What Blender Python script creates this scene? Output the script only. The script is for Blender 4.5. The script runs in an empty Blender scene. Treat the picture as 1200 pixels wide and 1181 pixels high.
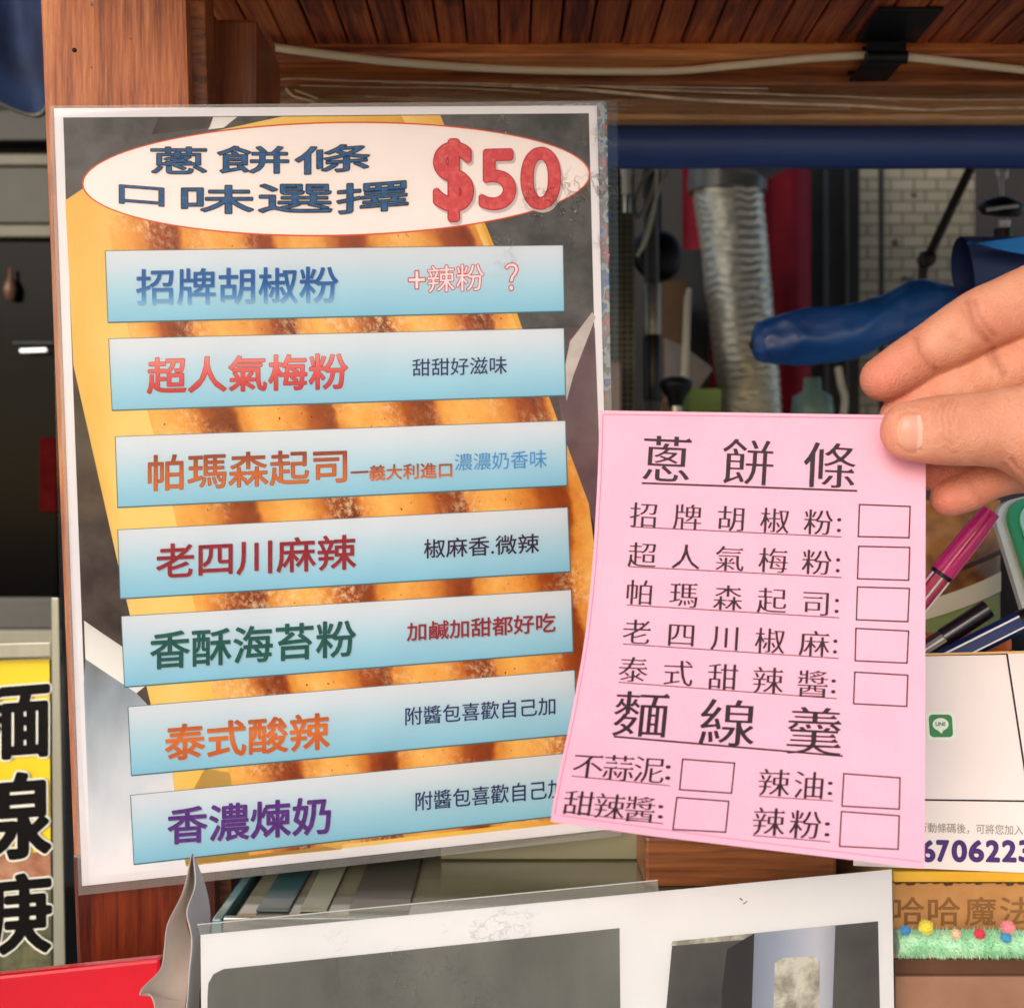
import bpy, bmesh, math, random
import numpy as np
from mathutils import Vector, Matrix, noise
from mathutils.bvhtree import BVHTree
random.seed(7)
R = math.radians
SC = bpy.context.scene
COL = SC.collection

# ------------------------------------------------------------------ camera, sky, sun, exposure
ZC, F = 1.5, 1290.0                       # eye height in metres, focal length in photo pixels
cam = bpy.data.cameras.new('camera')
cam.sensor_width = 36.0
cam.lens = 36.0 * F / 1200.0
cam.clip_start = 0.02
cam.clip_end = 500
cam.dof.use_dof = True
cam.dof.focus_distance = 0.40
cam.dof.aperture_fstop = 16.0
cam_o = bpy.data.objects.new('camera', cam)
COL.objects.link(cam_o)
cam_o.location = (0, 0, ZC)
cam_o.rotation_euler = (R(90), 0, 0)
SC.camera = cam_o

SUN_EL, SUN_AZ = 24.0, 205.0              # azimuth clockwise from +Y: behind the camera, to its left
world = bpy.data.worlds.new('World')
SC.world = world
world.use_nodes = True
wt = world.node_tree
bg = wt.nodes['Background']
sky = wt.nodes.new('ShaderNodeTexSky')
sky.sky_type = 'NISHITA'
sky.sun_disc = False
sky.sun_elevation = R(SUN_EL)
sky.sun_rotation = R(SUN_AZ)
sky.air_density = 1.0
sky.dust_density = 1.5
sky.ozone_density = 0.6
wt.links.new(sky.outputs[0], bg.inputs[0])
bg.inputs[1].default_value = 0.15
sun = bpy.data.lights.new('sun', 'SUN')
sun.energy = 1.1
sun.angle = R(30)
sun.color = (1.0, 0.96, 0.93)
sun_o = bpy.data.objects.new('sun', sun)
COL.objects.link(sun_o)
sd = Vector((math.sin(R(SUN_AZ)) * math.cos(R(SUN_EL)), math.cos(R(SUN_AZ)) * math.cos(R(SUN_EL)), math.sin(R(SUN_EL))))
sun_o.rotation_euler = sd.to_track_quat('Z', 'Y').to_euler()
SC.view_settings.view_transform = 'Standard'
SC.view_settings.look = 'None'
SC.view_settings.gamma = 1.0
SC.view_settings.exposure = 0.42

# ------------------------------------------------------------------ helpers
def P(px, py, d):
    """point seen at photo pixel (px, py), d metres in front of the eye"""
    return Vector(((px - 600) / F * d, d, ZC - (py - 590.5) / F * d))

def px2m(px, d): return px / F * d

def lin(h):
    h = h.lstrip('#')
    v = [int(h[i:i + 2], 16) / 255 for i in (0, 2, 4)]
    return tuple(x / 12.92 if x <= .04045 else ((x + .055) / 1.055) ** 2.4 for x in v) + (1,)

def C4(c):
    if isinstance(c, str): return lin(c)
    return tuple(c) + (1,) if len(c) == 3 else tuple(c)

def node(nt, t, **kw):
    n = nt.nodes.new(t)
    for k, v in kw.items():
        if k.startswith('i_'):
            n.inputs[k[2:].replace('_', ' ')].default_value = v
        elif k.startswith('n'):
            n.inputs[int(k[1:])].default_value = v
        else:
            setattr(n, k, v)
    return n

MATS = {}
def mat(name, c1, c2=None, scale=30, detail=5, rough=.5, metal=0, bump=0, bscale=None, stretch=(1, 1, 1),
        coat=0, spec=.5, lo=.35, hi=.65, sss=0, rvar=0, coord='Object', sheen=0):
    m = bpy.data.materials.new(name); m.use_nodes = True
    nt = m.node_tree; b = nt.nodes['Principled BSDF']
    b.inputs['Roughness'].default_value = rough
    b.inputs['Metallic'].default_value = metal
    b.inputs['Specular IOR Level'].default_value = spec
    b.inputs['Coat Weight'].default_value = coat
    b.inputs['Coat Roughness'].default_value = .06
    b.inputs['Sheen Weight'].default_value = sheen
    tc = node(nt, 'ShaderNodeTexCoord')
    mp = node(nt, 'ShaderNodeMapping'); mp.inputs['Scale'].default_value = stretch
    nt.links.new(tc.outputs[coord], mp.inputs[0])
    nz = node(nt, 'ShaderNodeTexNoise'); nz.inputs['Scale'].default_value = scale; nz.inputs['Detail'].default_value = detail
    nz.inputs['Roughness'].default_value = .62
    nt.links.new(mp.outputs[0], nz.inputs[0])
    if c2 is None: b.inputs['Base Color'].default_value = C4(c1)
    else:
        rp = node(nt, 'ShaderNodeValToRGB')
        rp.color_ramp.elements[0].position = lo; rp.color_ramp.elements[0].color = C4(c1)
        rp.color_ramp.elements[1].position = hi; rp.color_ramp.elements[1].color = C4(c2)
        nt.links.new(nz.outputs[0], rp.inputs[0]); nt.links.new(rp.outputs[0], b.inputs['Base Color'])
    if rvar:
        mr = node(nt, 'ShaderNodeMapRange'); mr.inputs[1].default_value = .3; mr.inputs[2].default_value = .7
        mr.inputs[3].default_value = max(0, rough - rvar); mr.inputs[4].default_value = min(1, rough + rvar)
        nt.links.new(nz.outputs[0], mr.inputs[0]); nt.links.new(mr.outputs[0], b.inputs['Roughness'])
    if bump:
        n2 = node(nt, 'ShaderNodeTexNoise'); n2.inputs['Scale'].default_value = bscale or scale * 3; n2.inputs['Detail'].default_value = 6
        nt.links.new(mp.outputs[0], n2.inputs[0])
        bp = node(nt, 'ShaderNodeBump'); bp.inputs['Strength'].default_value = bump; bp.inputs['Distance'].default_value = .002
        nt.links.new(n2.outputs[0], bp.inputs['Height']); nt.links.new(bp.outputs[0], b.inputs['Normal'])
    if sss:
        b.inputs['Subsurface Weight'].default_value = sss
        b.inputs['Subsurface Radius'].default_value = (1, .35, .2)
        b.inputs['Subsurface Scale'].default_value = .004
    MATS[name] = m
    return m

def wood(name, dark, mid, light, axis, rough=.45, coat=0.15, sc=1.0, bump=.25, wear=.7):
    """stained timber, grain along axis (0, 1, 2)"""
    m = bpy.data.materials.new(name); m.use_nodes = True
    nt = m.node_tree; b = nt.nodes['Principled BSDF']
    tc = node(nt, 'ShaderNodeTexCoord'); mp = node(nt, 'ShaderNodeMapping')
    s = [1, 1, 1]; s[axis] = .045
    mp.inputs['Scale'].default_value = s
    nt.links.new(tc.outputs['Object'], mp.inputs[0])
    n1 = node(nt, 'ShaderNodeTexNoise', n2=420 * sc, n3=8.0, n4=.7)
    n2 = node(nt, 'ShaderNodeTexNoise', n2=70 * sc, n3=4.0, n4=.6)
    nt.links.new(mp.outputs[0], n1.inputs[0]); nt.links.new(mp.outputs[0], n2.inputs[0])
    ad = node(nt, 'ShaderNodeMath', operation='MULTIPLY_ADD'); ad.inputs[1].default_value = .55
    nt.links.new(n1.outputs[0], ad.inputs[0])
    m2 = node(nt, 'ShaderNodeMath', operation='MULTIPLY'); m2.inputs[1].default_value = .45
    nt.links.new(n2.outputs[0], m2.inputs[0]); nt.links.new(m2.outputs[0], ad.inputs[2])
    rp = node(nt, 'ShaderNodeValToRGB'); e = rp.color_ramp.elements
    e[0].position = .40; e[0].color = C4(dark); e[1].position = .62; e[1].color = C4(light)
    k = e.new(.5); k.color = C4(mid)
    nt.links.new(ad.outputs[0], rp.inputs[0])
    n3 = node(nt, 'ShaderNodeTexNoise', n2=14.0, n3=3.0)
    nt.links.new(tc.outputs['Object'], n3.inputs[0])
    mr = node(nt, 'ShaderNodeMapRange'); mr.inputs[1].default_value = .3; mr.inputs[2].default_value = .7; mr.inputs[3].default_value = .72; mr.inputs[4].default_value = 1.12
    nt.links.new(n3.outputs[0], mr.inputs[0])
    vm = node(nt, 'ShaderNodeVectorMath', operation='SCALE')
    nt.links.new(rp.outputs[0], vm.inputs[0]); nt.links.new(mr.outputs[0], vm.inputs['Scale'])
    nt.links.new(vm.outputs[0], b.inputs['Base Color'])
    b.inputs['Roughness'].default_value = rough; b.inputs['Coat Weight'].default_value = coat; b.inputs['Coat Roughness'].default_value = .25
    mp5 = node(nt, 'ShaderNodeMapping'); s5 = [1, 1, 1]; s5[axis] = .3; mp5.inputs['Scale'].default_value = s5; nt.links.new(tc.outputs['Object'], mp5.inputs[0])
    n5 = node(nt, 'ShaderNodeTexNoise', n2=46.0, n3=7.0, n4=.68); nt.links.new(mp5.outputs[0], n5.inputs[0])
    q5 = node(nt, 'ShaderNodeMapRange'); q5.inputs[1].default_value = .60; q5.inputs[2].default_value = .72; q5.inputs[4].default_value = wear; nt.links.new(n5.outputs[0], q5.inputs[0])
    m5 = node(nt, 'ShaderNodeMix', data_type='RGBA'); m5.inputs[7].default_value = C4(dark); nt.links.new(q5.outputs[0], m5.inputs[0]); nt.links.new(vm.outputs[0], m5.inputs[6])
    n6 = node(nt, 'ShaderNodeTexNoise', n2=300.0, n3=2.0); nt.links.new(tc.outputs['Object'], n6.inputs[0])
    q6 = node(nt, 'ShaderNodeMapRange'); q6.inputs[1].default_value = .74; q6.inputs[2].default_value = .77; q6.inputs[4].default_value = wear; nt.links.new(n6.outputs[0], q6.inputs[0])
    m6 = node(nt, 'ShaderNodeMix', data_type='RGBA'); m6.inputs[7].default_value = (.05, .02, .01, 1); nt.links.new(q6.outputs[0], m6.inputs[0]); nt.links.new(m5.outputs[2], m6.inputs[6]); nt.links.new(m6.outputs[2], b.inputs['Base Color'])
    bp = node(nt, 'ShaderNodeBump'); bp.inputs['Strength'].default_value = bump; bp.inputs['Distance'].default_value = .0006
    nt.links.new(ad.outputs[0], bp.inputs['Height']); nt.links.new(bp.outputs[0], b.inputs['Normal'])
    MATS[name] = m
    return m

class MB:
    """collects geometry in world coordinates"""
    def __init__(s): s.v, s.f, s.m, s.uv, s.sm = [], [], [], {}, []
    def add(s, verts, faces, mi=0, smooth=False, uvs=None):
        o = len(s.v)
        s.v += [tuple(v) for v in verts]
        if uvs is not None:
            for i, t in enumerate(uvs): s.uv[o + i] = t
        for f in faces:
            s.f.append(tuple(o + i for i in f)); s.m.append(mi); s.sm.append(smooth)
        return s
    def box(s, a, b, bev=0.0, mi=0, M=None):
        bm = bmesh.new()
        bmesh.ops.create_cube(bm, size=1)
        a, b = Vector(a), Vector(b)
        c, d = (a + b) / 2, b - a
        for v in bm.verts: v.co = Vector((v.co.x * abs(d.x), v.co.y * abs(d.y), v.co.z * abs(d.z))) + c
        if bev: bmesh.ops.bevel(bm, geom=bm.edges[:], offset=bev, segments=2, profile=.6, affect='EDGES')
        if M: bmesh.ops.transform(bm, matrix=M, verts=bm.verts)
        return s.frombm(bm, mi)
    def hexa(s, c8, bev=0.0, mi=0):
        """box from eight corners: front TL TR BR BL, back TL TR BR BL"""
        bm = bmesh.new(); vs = [bm.verts.new(c) for c in c8]
        for q in ((0, 3, 2, 1), (4, 5, 6, 7), (0, 1, 5, 4), (1, 2, 6, 5), (2, 3, 7, 6), (3, 0, 4, 7)): bm.faces.new([vs[i] for i in q])
        bmesh.ops.recalc_face_normals(bm, faces=bm.faces)
        if bev: bmesh.ops.bevel(bm, geom=bm.edges[:], offset=bev, segments=2, profile=.6, affect='EDGES')
        return s.frombm(bm, mi)
    def frombm(s, bm, mi=0, smooth=False):
        bm.verts.index_update()
        s.add([v.co.copy() for v in bm.verts], [[v.index for v in f.verts] for f in bm.faces], mi, smooth)
        bm.free(); return s
    def tube(s, pts, r, n=12, mi=0, cap=True, smooth=True, rd=None):
        pts = [Vector(p) for p in pts]
        rr = r if isinstance(r, (list, tuple)) else [r] * len(pts)
        rings = []; up = Vector((.13, .2, .97)).normalized()
        for i, p in enumerate(pts):
            t = (pts[min(i + 1, len(pts) - 1)] - pts[max(i - 1, 0)]).normalized()
            a = t.cross(up)
            if a.length < .15: a = t.cross(Vector((1, 0, 0)))
            a.normalize(); b = a.cross(t)
            rings.append([p + (a * math.cos(k * 2 * math.pi / n) + b * math.sin(k * 2 * math.pi / n) * (rd or 1)) * rr[i] for k in range(n)])
        v = [q for g in rings for q in g]
        f = [(i * n + k, i * n + (k + 1) % n, (i + 1) * n + (k + 1) % n, (i + 1) * n + k) for i in range(len(pts) - 1) for k in range(n)]
        s.add(v, f, mi, smooth)
        if cap:
            s.add(rings[0], [tuple(range(n))[::-1]], mi); s.add(rings[-1], [tuple(range(n))], mi)
        return s
    def lathe(s, c, prof, n=28, mi=0, axis=(0, 0, 1)):
        q = Vector((0, 0, 1)).rotation_difference(Vector(axis)); c = Vector(c)
        v = [c + q @ Vector((r * math.cos(2 * math.pi * k / n), r * math.sin(2 * math.pi * k / n), z)) for r, z in prof for k in range(n)]
        f = [(i * n + k, i * n + (k + 1) % n, (i + 1) * n + (k + 1) % n, (i + 1) * n + k) for i in range(len(prof) - 1) for k in range(n)]
        return s.add(v, f, mi, True)
    def grid(s, fn, nu, nv, mi=0, smooth=True, thick=None):
        """fn(u, v) -> Vector; thick = (vector) second skin"""
        v = [fn(i / nu, j / nv) for j in range(nv + 1) for i in range(nu + 1)]
        uv = [(i / nu, j / nv) for j in range(nv + 1) for i in range(nu + 1)]
        W = nu + 1
        f = [(j * W + i, j * W + i + 1, (j + 1) * W + i + 1, (j + 1) * W + i) for j in range(nv) for i in range(nu)]
        s.add(v, f, mi, smooth, uv)
        if thick is not None:
            t = Vector(thick); v2 = [a + t for a in v]
            s.add(v2, [q[::-1] for q in f], mi, smooth, uv)
            edge = [i for i in range(W)] + [j * W + nu for j in range(1, nv + 1)] + [nv * W + i for i in range(nu - 1, -1, -1)] + [j * W for j in range(nv - 1, 0, -1)]
            L = len(edge)
            s.add([v[e] for e in edge] + [v2[e] for e in edge], [(k, L + k, L + (k + 1) % L, (k + 1) % L) for k in range(L)], mi, False,
                  [uv[e] for e in edge] * 2)
        return s
    def poly(s, pts, mi=0, uvs=None):
        q = [Vector(p) for p in pts]; nn = Vector((0, 0, 0))
        for i in range(len(q)): nn += (q[i] - q[0]).cross(q[(i + 1) % len(q)] - q[0])
        f = tuple(range(len(pts)))
        return s.add(pts, [f if nn.y < 0 else f[::-1]], mi, False, uvs)
    def slab(s, front, back, mi=0):
        n = len(front)
        s.add(list(front) + list(back), [tuple(range(n)), tuple(range(2 * n - 1, n - 1, -1))] + [(i, n + i, n + (i + 1) % n, (i + 1) % n) for i in range(n)], mi)
        return s

def build(name, mb, mats, parent=None, label=None, loc=None):
    me = bpy.data.meshes.new(name)
    org = Vector(parent['_org']) if parent is not None else Vector(loc if loc is not None else (0, 0, 0))
    me.from_pydata([Vector(v) - org for v in mb.v], [], mb.f)
    for m in (mats if isinstance(mats, (list, tuple)) else [mats]): me.materials.append(m)
    me.polygons.foreach_set('material_index', mb.m)
    me.polygons.foreach_set('use_smooth', mb.sm)
    if mb.uv:
        ul = me.uv_layers.new(name='UVMap')
        for l in me.loops: ul.data[l.index].uv = mb.uv.get(l.vertex_index, (0, 0))
    me.update()
    o = bpy.data.objects.new(name, me); COL.objects.link(o)
    if parent is not None:
        o.parent = parent
    else: o.location = org
    o['_org'] = tuple(org)
    if label: o['label'] = label
    return o

def thing(name, label, cat, loc, group=None):
    o = bpy.data.objects.new(name, None); COL.objects.link(o)
    o.empty_display_size = .03
    o.location = loc; o['_org'] = tuple(loc); o['label'] = label; o['category'] = cat
    if group: o['group'] = group
    return o

def tag(o, label, cat, group=None):
    o['label'] = label; o['category'] = cat
    if group: o['group'] = group
    return o

# ------------------------------------------------------------------ lettering (Blender's own built-in fonts)
GC = {}
def glyphs(t, res=3):
    if (t, res) in GC: return GC[t, res]
    c = bpy.data.curves.new('lettering', 'FONT'); c.body = t; c.resolution_u = res; c.fill_mode = 'FRONT'
    o = bpy.data.objects.new('lettering', c); COL.objects.link(o)
    bpy.context.view_layer.update()
    me = o.evaluated_get(bpy.context.evaluated_depsgraph_get()).to_mesh()
    v = [(a.co.x, a.co.y) for a in me.vertices]; f = [tuple(p.vertices) for p in me.polygons]
    bpy.data.objects.remove(o); bpy.data.curves.remove(c)
    GC[t, res] = (v, f); return v, f

def songti(v, f, thin=.014, grow=-.004):
    """thin the level strokes, thicken the upright ones a little and put a small flag at the right end of the level ones (print type)"""
    cnt = {}
    for q in f:
        for i in range(len(q)):
            a, b = q[i], q[(i + 1) % len(q)]
            cnt[(a, b)] = 1
    bnd = [(a, b) for (a, b) in cnt if (b, a) not in cnt]
    nx = {a: b for a, b in bnd}; pv = {b: a for a, b in bnd}
    out = list(v); extra_v, extra_f = [], []
    def nrm(a, b):
        dx, dy = v[b][0] - v[a][0], v[b][1] - v[a][1]; l = math.hypot(dx, dy) or 1
        return dy / l, -dx / l
    for i in range(len(v)):
        if i in nx and i in pv:
            n1, n2 = nrm(pv[i], i), nrm(i, nx[i])
            dot = max(-.2, n1[0] * n2[0] + n1[1] * n2[1])
            mx, my = (n1[0] + n2[0]) / (1 + dot), (n1[1] + n2[1]) / (1 + dot)
            mx, my = max(-1.2, min(1.2, mx)), max(-1.2, min(1.2, my))
            out[i] = (v[i][0] + mx * grow, v[i][1] - my * thin)
    for a, b in bnd:
        dx, dy = v[b][0] - v[a][0], v[b][1] - v[a][1]
        if abs(dx) > .22 and abs(dy) < .03 and nrm(a, b)[1] > .9:          # upper edge of a level stroke
            r = a if dx < 0 else b
            o2 = pv[r] if r == a else nx[r]
            if abs(v[o2][0] - v[r][0]) < .02 and .03 < v[r][1] - v[o2][1] < .1:
                x, y = out[r]; k = len(extra_v)
                extra_v += [(x - .12, y - .012), (x - .035, y + .045), (x + .012, out[o2][1])]; extra_f.append((k, k + 2, k + 1))
    return out, f, extra_v, extra_f

def put_text(mb, text, quad, S, off, mi=0, bold=0.0, style=None, eps=4e-6, res=3):
    """lettering whose box is the quad (TL, TR, BR, BL in photo pixels) on the surface S(px, py, off)"""
    v, f = glyphs(text, res)
    x0, x1 = min(a[0] for a in v), max(a[0] for a in v); y0, y1 = min(a[1] for a in v), max(a[1] for a in v)
    ev, ef = [], []
    if style == 'song': v, f, ev, ef = songti(v, f)
    TL, TR, BR, BL = quad
    w = abs(TR[0] - TL[0]); h = abs(BL[1] - TL[1])
    sx, sy = (x1 - x0), (y1 - y0)
    shifts = [(0, 0)]
    if bold: shifts += [(bold * math.cos(a), bold * math.sin(a)) for a in (i * math.pi / 6 for i in range(12))]
    lay = 0
    def mp(p):
        u, t = (p[0] - x0) / sx, (y1 - p[1]) / sy
        return ((TL[0] * (1 - u) + TR[0] * u) * (1 - t) + (BL[0] * (1 - u) + BR[0] * u) * t,
                (TL[1] * (1 - u) + TR[1] * u) * (1 - t) + (BL[1] * (1 - u) + BR[1] * u) * t)
    ems = (abs(TR[0] - TL[0]) / sx, abs(BL[1] - TL[1]) / sy)          # photo px per em
    for (dx, dy) in shifts:
        pts = []; uvs = []
        for a in v:
            q = mp(a); q = (q[0] + dx * ems[1], q[1] - dy * ems[1])
            pts.append(S(q[0], q[1], off + lay * eps)); uvs.append(((a[0] - x0) / sx, (a[1] - y0) / sy))
        mb.add(pts, f, mi, False, uvs); lay += 1
    if ev:
        pts = [S(*mp(a), off + lay * eps) for a in ev]
        mb.add(pts, ef, mi, False, [(0, 0)] * len(ev))

def strip(mb, p, q, wpx, S, off, mi=0, n=8):
    """printed line from p to q, wpx wide"""
    dx, dy = q[0] - p[0], q[1] - p[1]; l = math.hypot(dx, dy); nx, ny = -dy / l * wpx / 2, dx / l * wpx / 2
    v = []
    for i in range(n + 1):
        t = i / n; x, y = p[0] + dx * t, p[1] + dy * t
        v += [S(x + nx, y + ny, off), S(x - nx, y - ny, off)]
    flip = (Vector(v[1]) - Vector(v[0])).cross(Vector(v[2]) - Vector(v[0])).y > 0
    mb.add(v, [((2 * i, 2 * i + 2, 2 * i + 3, 2 * i + 1) if flip else (2 * i, 2 * i + 1, 2 * i + 3, 2 * i + 2)) for i in range(n)], mi)

def rect_frame(mb, q, wpx, S, off, mi=0):
    for i in range(4):
        a, b = Vector(q[i]), Vector(q[(i + 1) % 4]); d = (b - a).normalized() * wpx / 2
        strip(mb, tuple(a - d), tuple(b + d), wpx, S, off + (i % 2) * 6e-6, mi)

# ------------------------------------------------------------------ the menu's plane (solved from its four corners as a sheet 210 x 297 mm)
MN = Vector((-0.15087, 0.98845, 0.01441))
MC = 0.44088
def M(px, py, off=0.0):
    r = Vector(((px - 600) / F, 1.0, -(py - 590.5) / F))
    d = (MC - off) / (MN.dot(r))
    return Vector((0, 0, ZC)) + r * d

# ------------------------------------------------------------------ materials
W_POST = wood('stained post wood', '#7a3f24', '#a85e36', '#c68050', 2, rough=.62, coat=0, sc=1.7, bump=.5)
W_POST_LOW = wood('dark lower post wood', '#35100a', '#5f2312', '#7d3318', 2, rough=.3, coat=.4)
W_BEAM = wood('stained beam wood', '#743210', '#c46a2a', '#e09448', 0, rough=.5)
W_BEAMD = wood('dark beam wood', '#5c2a10', '#94501f', '#b4682c', 0, rough=.5)
W_SLAT = wood('slat wood', '#4a1606', '#a8481a', '#d0702c', 1, rough=.55, wear=1.0, bump=.5)
W_PALE = wood('pale plank wood', '#d68a48', '#f0b070', '#f8cc96', 0, rough=.6)
PAPER = mat('white paper', (.82, .78, .80), (.85, .81, .83), scale=8, rough=.6, spec=.1)
PINK = mat('pink paper', '#eeacc0', '#f0b1c4', scale=60, detail=8, rough=.8, bump=.12, bscale=700, spec=.2)
INK = mat('dark ink', '#1c0a14', '#2a1420', scale=900, rough=.6)
PURPLE_LINE = mat('maroon line', '#c0708f', rough=.7)
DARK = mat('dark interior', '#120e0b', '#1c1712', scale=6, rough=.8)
STEEL = mat('brushed steel', '#9c9a92', '#b5b3aa', scale=60, metal=.9, rough=.32, stretch=(1, 1, 12), rvar=.1)
BLACKM = mat('black metal', '#0e0d0c', '#1d1b19', scale=80, rough=.45, metal=.5)
BLACKP = mat('black plastic', '#0d0c0e', '#151317', scale=50, rough=.35)
BLUE_T = mat('blue tarpaulin', '#0c3874', '#164f96', scale=18, rough=.38, bump=.25, bscale=120, coat=.1)
BLUE_L = mat('light blue cloth', '#1f6fc0', '#2a7fd0', scale=18, rough=.45)
NAVY = mat('navy cloth', '#0c1730', '#1c3158', scale=22, rough=.8, bump=.3)
NAVY_TUBE = mat('navy roller cover', '#22376e', '#2e4684', scale=12, rough=.42, bump=.06, bscale=200, stretch=(.3, 1, 1))
RED_C = mat('dark red cloth', '#8a0c24', '#a81430', scale=12, rough=.8, bump=.2)
RED_P = mat('red plastic', '#c4061c', '#d60a22', scale=10, rough=.22, coat=.3)
CARD = mat('brown cardboard', '#a8733f', '#bd8850', scale=40, rough=.85, bump=.2)

def film_mat(name, rough=.04, crinkle=0.0, center=(0, 0, 0), radius=.05, ior=1.33):
    m = bpy.data.materials.new(name); m.use_nodes = True
    nt = m.node_tree; nt.nodes.clear()
    out = node(nt, 'ShaderNodeOutputMaterial'); mx = node(nt, 'ShaderNodeMixShader')
    tr = node(nt, 'ShaderNodeBsdfTransparent'); gl = node(nt, 'ShaderNodeBsdfGlossy'); gl.inputs['Roughness'].default_value = rough
    fr = node(nt, 'ShaderNodeFresnel'); fr.inputs[0].default_value = ior
    tr.inputs[0].default_value = (.985, .985, .985, 1)
    nt.links.new(tr.outputs[0], mx.inputs[1]); nt.links.new(gl.outputs[0], mx.inputs[2])
    nt.links.new(mx.outputs[0], out.inputs[0])
    tc = node(nt, 'ShaderNodeTexCoord')
    n1 = node(nt, 'ShaderNodeTexNoise', n2=14.0, n3=2.0)
    nt.links.new(tc.outputs['Object'], n1.inputs[0])
    n0 = node(nt, 'ShaderNodeTexNoise', n2=230.0, n3=3.0, n4=.6); nt.links.new(tc.outputs['Object'], n0.inputs[0])
    a0 = node(nt, 'ShaderNodeMath', operation='SUBTRACT'); a0.inputs[1].default_value = .5; nt.links.new(n0.outputs[0], a0.inputs[0])
    a1 = node(nt, 'ShaderNodeMath', operation='ABSOLUTE'); nt.links.new(a0.outputs[0], a1.inputs[0])
    a2 = node(nt, 'ShaderNodeMapRange'); a2.inputs[1].default_value = .0; a2.inputs[2].default_value = .035; a2.inputs[3].default_value = 1; a2.inputs[4].default_value = 0; nt.links.new(a1.outputs[0], a2.inputs[0])
    n9 = node(nt, 'ShaderNodeTexNoise', n2=62.0, n3=2.0); nt.links.new(tc.outputs['Object'], n9.inputs[0])
    a3 = node(nt, 'ShaderNodeMapRange'); a3.inputs[1].default_value = .50; a3.inputs[2].default_value = .60; nt.links.new(n9.outputs[0], a3.inputs[0])
    n2 = node(nt, 'ShaderNodeMath', operation='MULTIPLY'); nt.links.new(a2.outputs[0], n2.inputs[0]); nt.links.new(a3.outputs[0], n2.inputs[1])
    vd = node(nt, 'ShaderNodeVectorMath', operation='DISTANCE'); vd.inputs[1].default_value = center
    nt.links.new(tc.outputs['Object'], vd.inputs[0])
    mr = node(nt, 'ShaderNodeMapRange'); mr.inputs[1].default_value = radius * .2; mr.inputs[2].default_value = radius; mr.inputs[3].default_value = crinkle; mr.inputs[4].default_value = 0
    nt.links.new(vd.outputs['Value'], mr.inputs[0])
    ml = node(nt, 'ShaderNodeMath', operation='MULTIPLY'); nt.links.new(n2.outputs[0], ml.inputs[0]); nt.links.new(mr.outputs[0], ml.inputs[1])
    ad = node(nt, 'ShaderNodeMath', operation='ADD'); nt.links.new(n1.outputs[0], ad.inputs[0]); nt.links.new(ml.outputs[0], ad.inputs[1])
    bp = node(nt, 'ShaderNodeBump'); bp.inputs['Strength'].default_value = 1; bp.inputs['Distance'].default_value = .0022
    m8 = node(nt, 'ShaderNodeMath', operation='MULTIPLY_ADD'); m8.inputs[1].default_value = 4.0; m8.inputs[2].default_value = 1.0; m7 = node(nt, 'ShaderNodeMath', operation='GREATER_THAN'); m7.inputs[1].default_value = crinkle * .15; nt.links.new(ml.outputs[0], m7.inputs[0]); nt.links.new(m7.outputs[0], m8.inputs[0])
    m9 = node(nt, 'ShaderNodeMath', operation='MULTIPLY'); m9.use_clamp = True; nt.links.new(fr.outputs[0], m9.inputs[0]); nt.links.new(m8.outputs[0], m9.inputs[1]); nt.links.new(m9.outputs[0], mx.inputs[0])
    nt.links.new(ad.outputs[0], bp.inputs['Height'])
    nt.links.new(bp.outputs[0], gl.inputs['Normal']); nt.links.new(bp.outputs[0], fr.inputs['Normal'])
    return m

def grad_mat(name, stops, rough=.5, coord=1, nscale=0, namt=.0, coat=0):
    """printed gradient along v (coord=1) or u (0) of the print's own UV"""
    m = bpy.data.materials.new(name); m.use_nodes = True
    nt = m.node_tree; b = nt.nodes['Principled BSDF']; b.inputs['Roughness'].default_value = rough; b.inputs['Specular IOR Level'].default_value = .12
    uv = node(nt, 'ShaderNodeUVMap'); sp = node(nt, 'ShaderNodeSeparateXYZ'); nt.links.new(uv.outputs[0], sp.inputs[0])
    rp = node(nt, 'ShaderNodeValToRGB'); e = rp.color_ramp.elements
    for i, (p, c) in enumerate(stops):
        k = e[i] if i < 2 else e.new(p)
        k.position = p; k.color = C4(c)
    src = sp.outputs[coord]
    if namt:
        nz = node(nt, 'ShaderNodeTexNoise', n2=nscale, n3=4.0); nt.links.new(uv.outputs[0], nz.inputs[0])
        ma = node(nt, 'ShaderNodeMath', operation='MULTIPLY_ADD'); ma.inputs[1].default_value = namt; nt.links.new(nz.outputs[0], ma.inputs[0]); nt.links.new(src, ma.inputs[2])
        m2 = node(nt, 'ShaderNodeMath', operation='SUBTRACT'); m2.inputs[1].default_value = namt / 2; nt.links.new(ma.outputs[0], m2.inputs[0]); src = m2.outputs[0]
    nt.links.new(src, rp.inputs[0]); nt.links.new(rp.outputs[0], b.inputs['Base Color'])
    return m

# ------------------------------------------------------------------ ground
g = MB(); g.grid(lambda u, v: Vector((-60 + 120 * u, -60 + 120 * v, 0)), 4, 4)
go = build('ground', g, mat('grey pavement', '#b8b3aa', '#d0cbc2', scale=3, rough=.85, bump=.3, bscale=60)); go['kind'] = 'structure'

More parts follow.
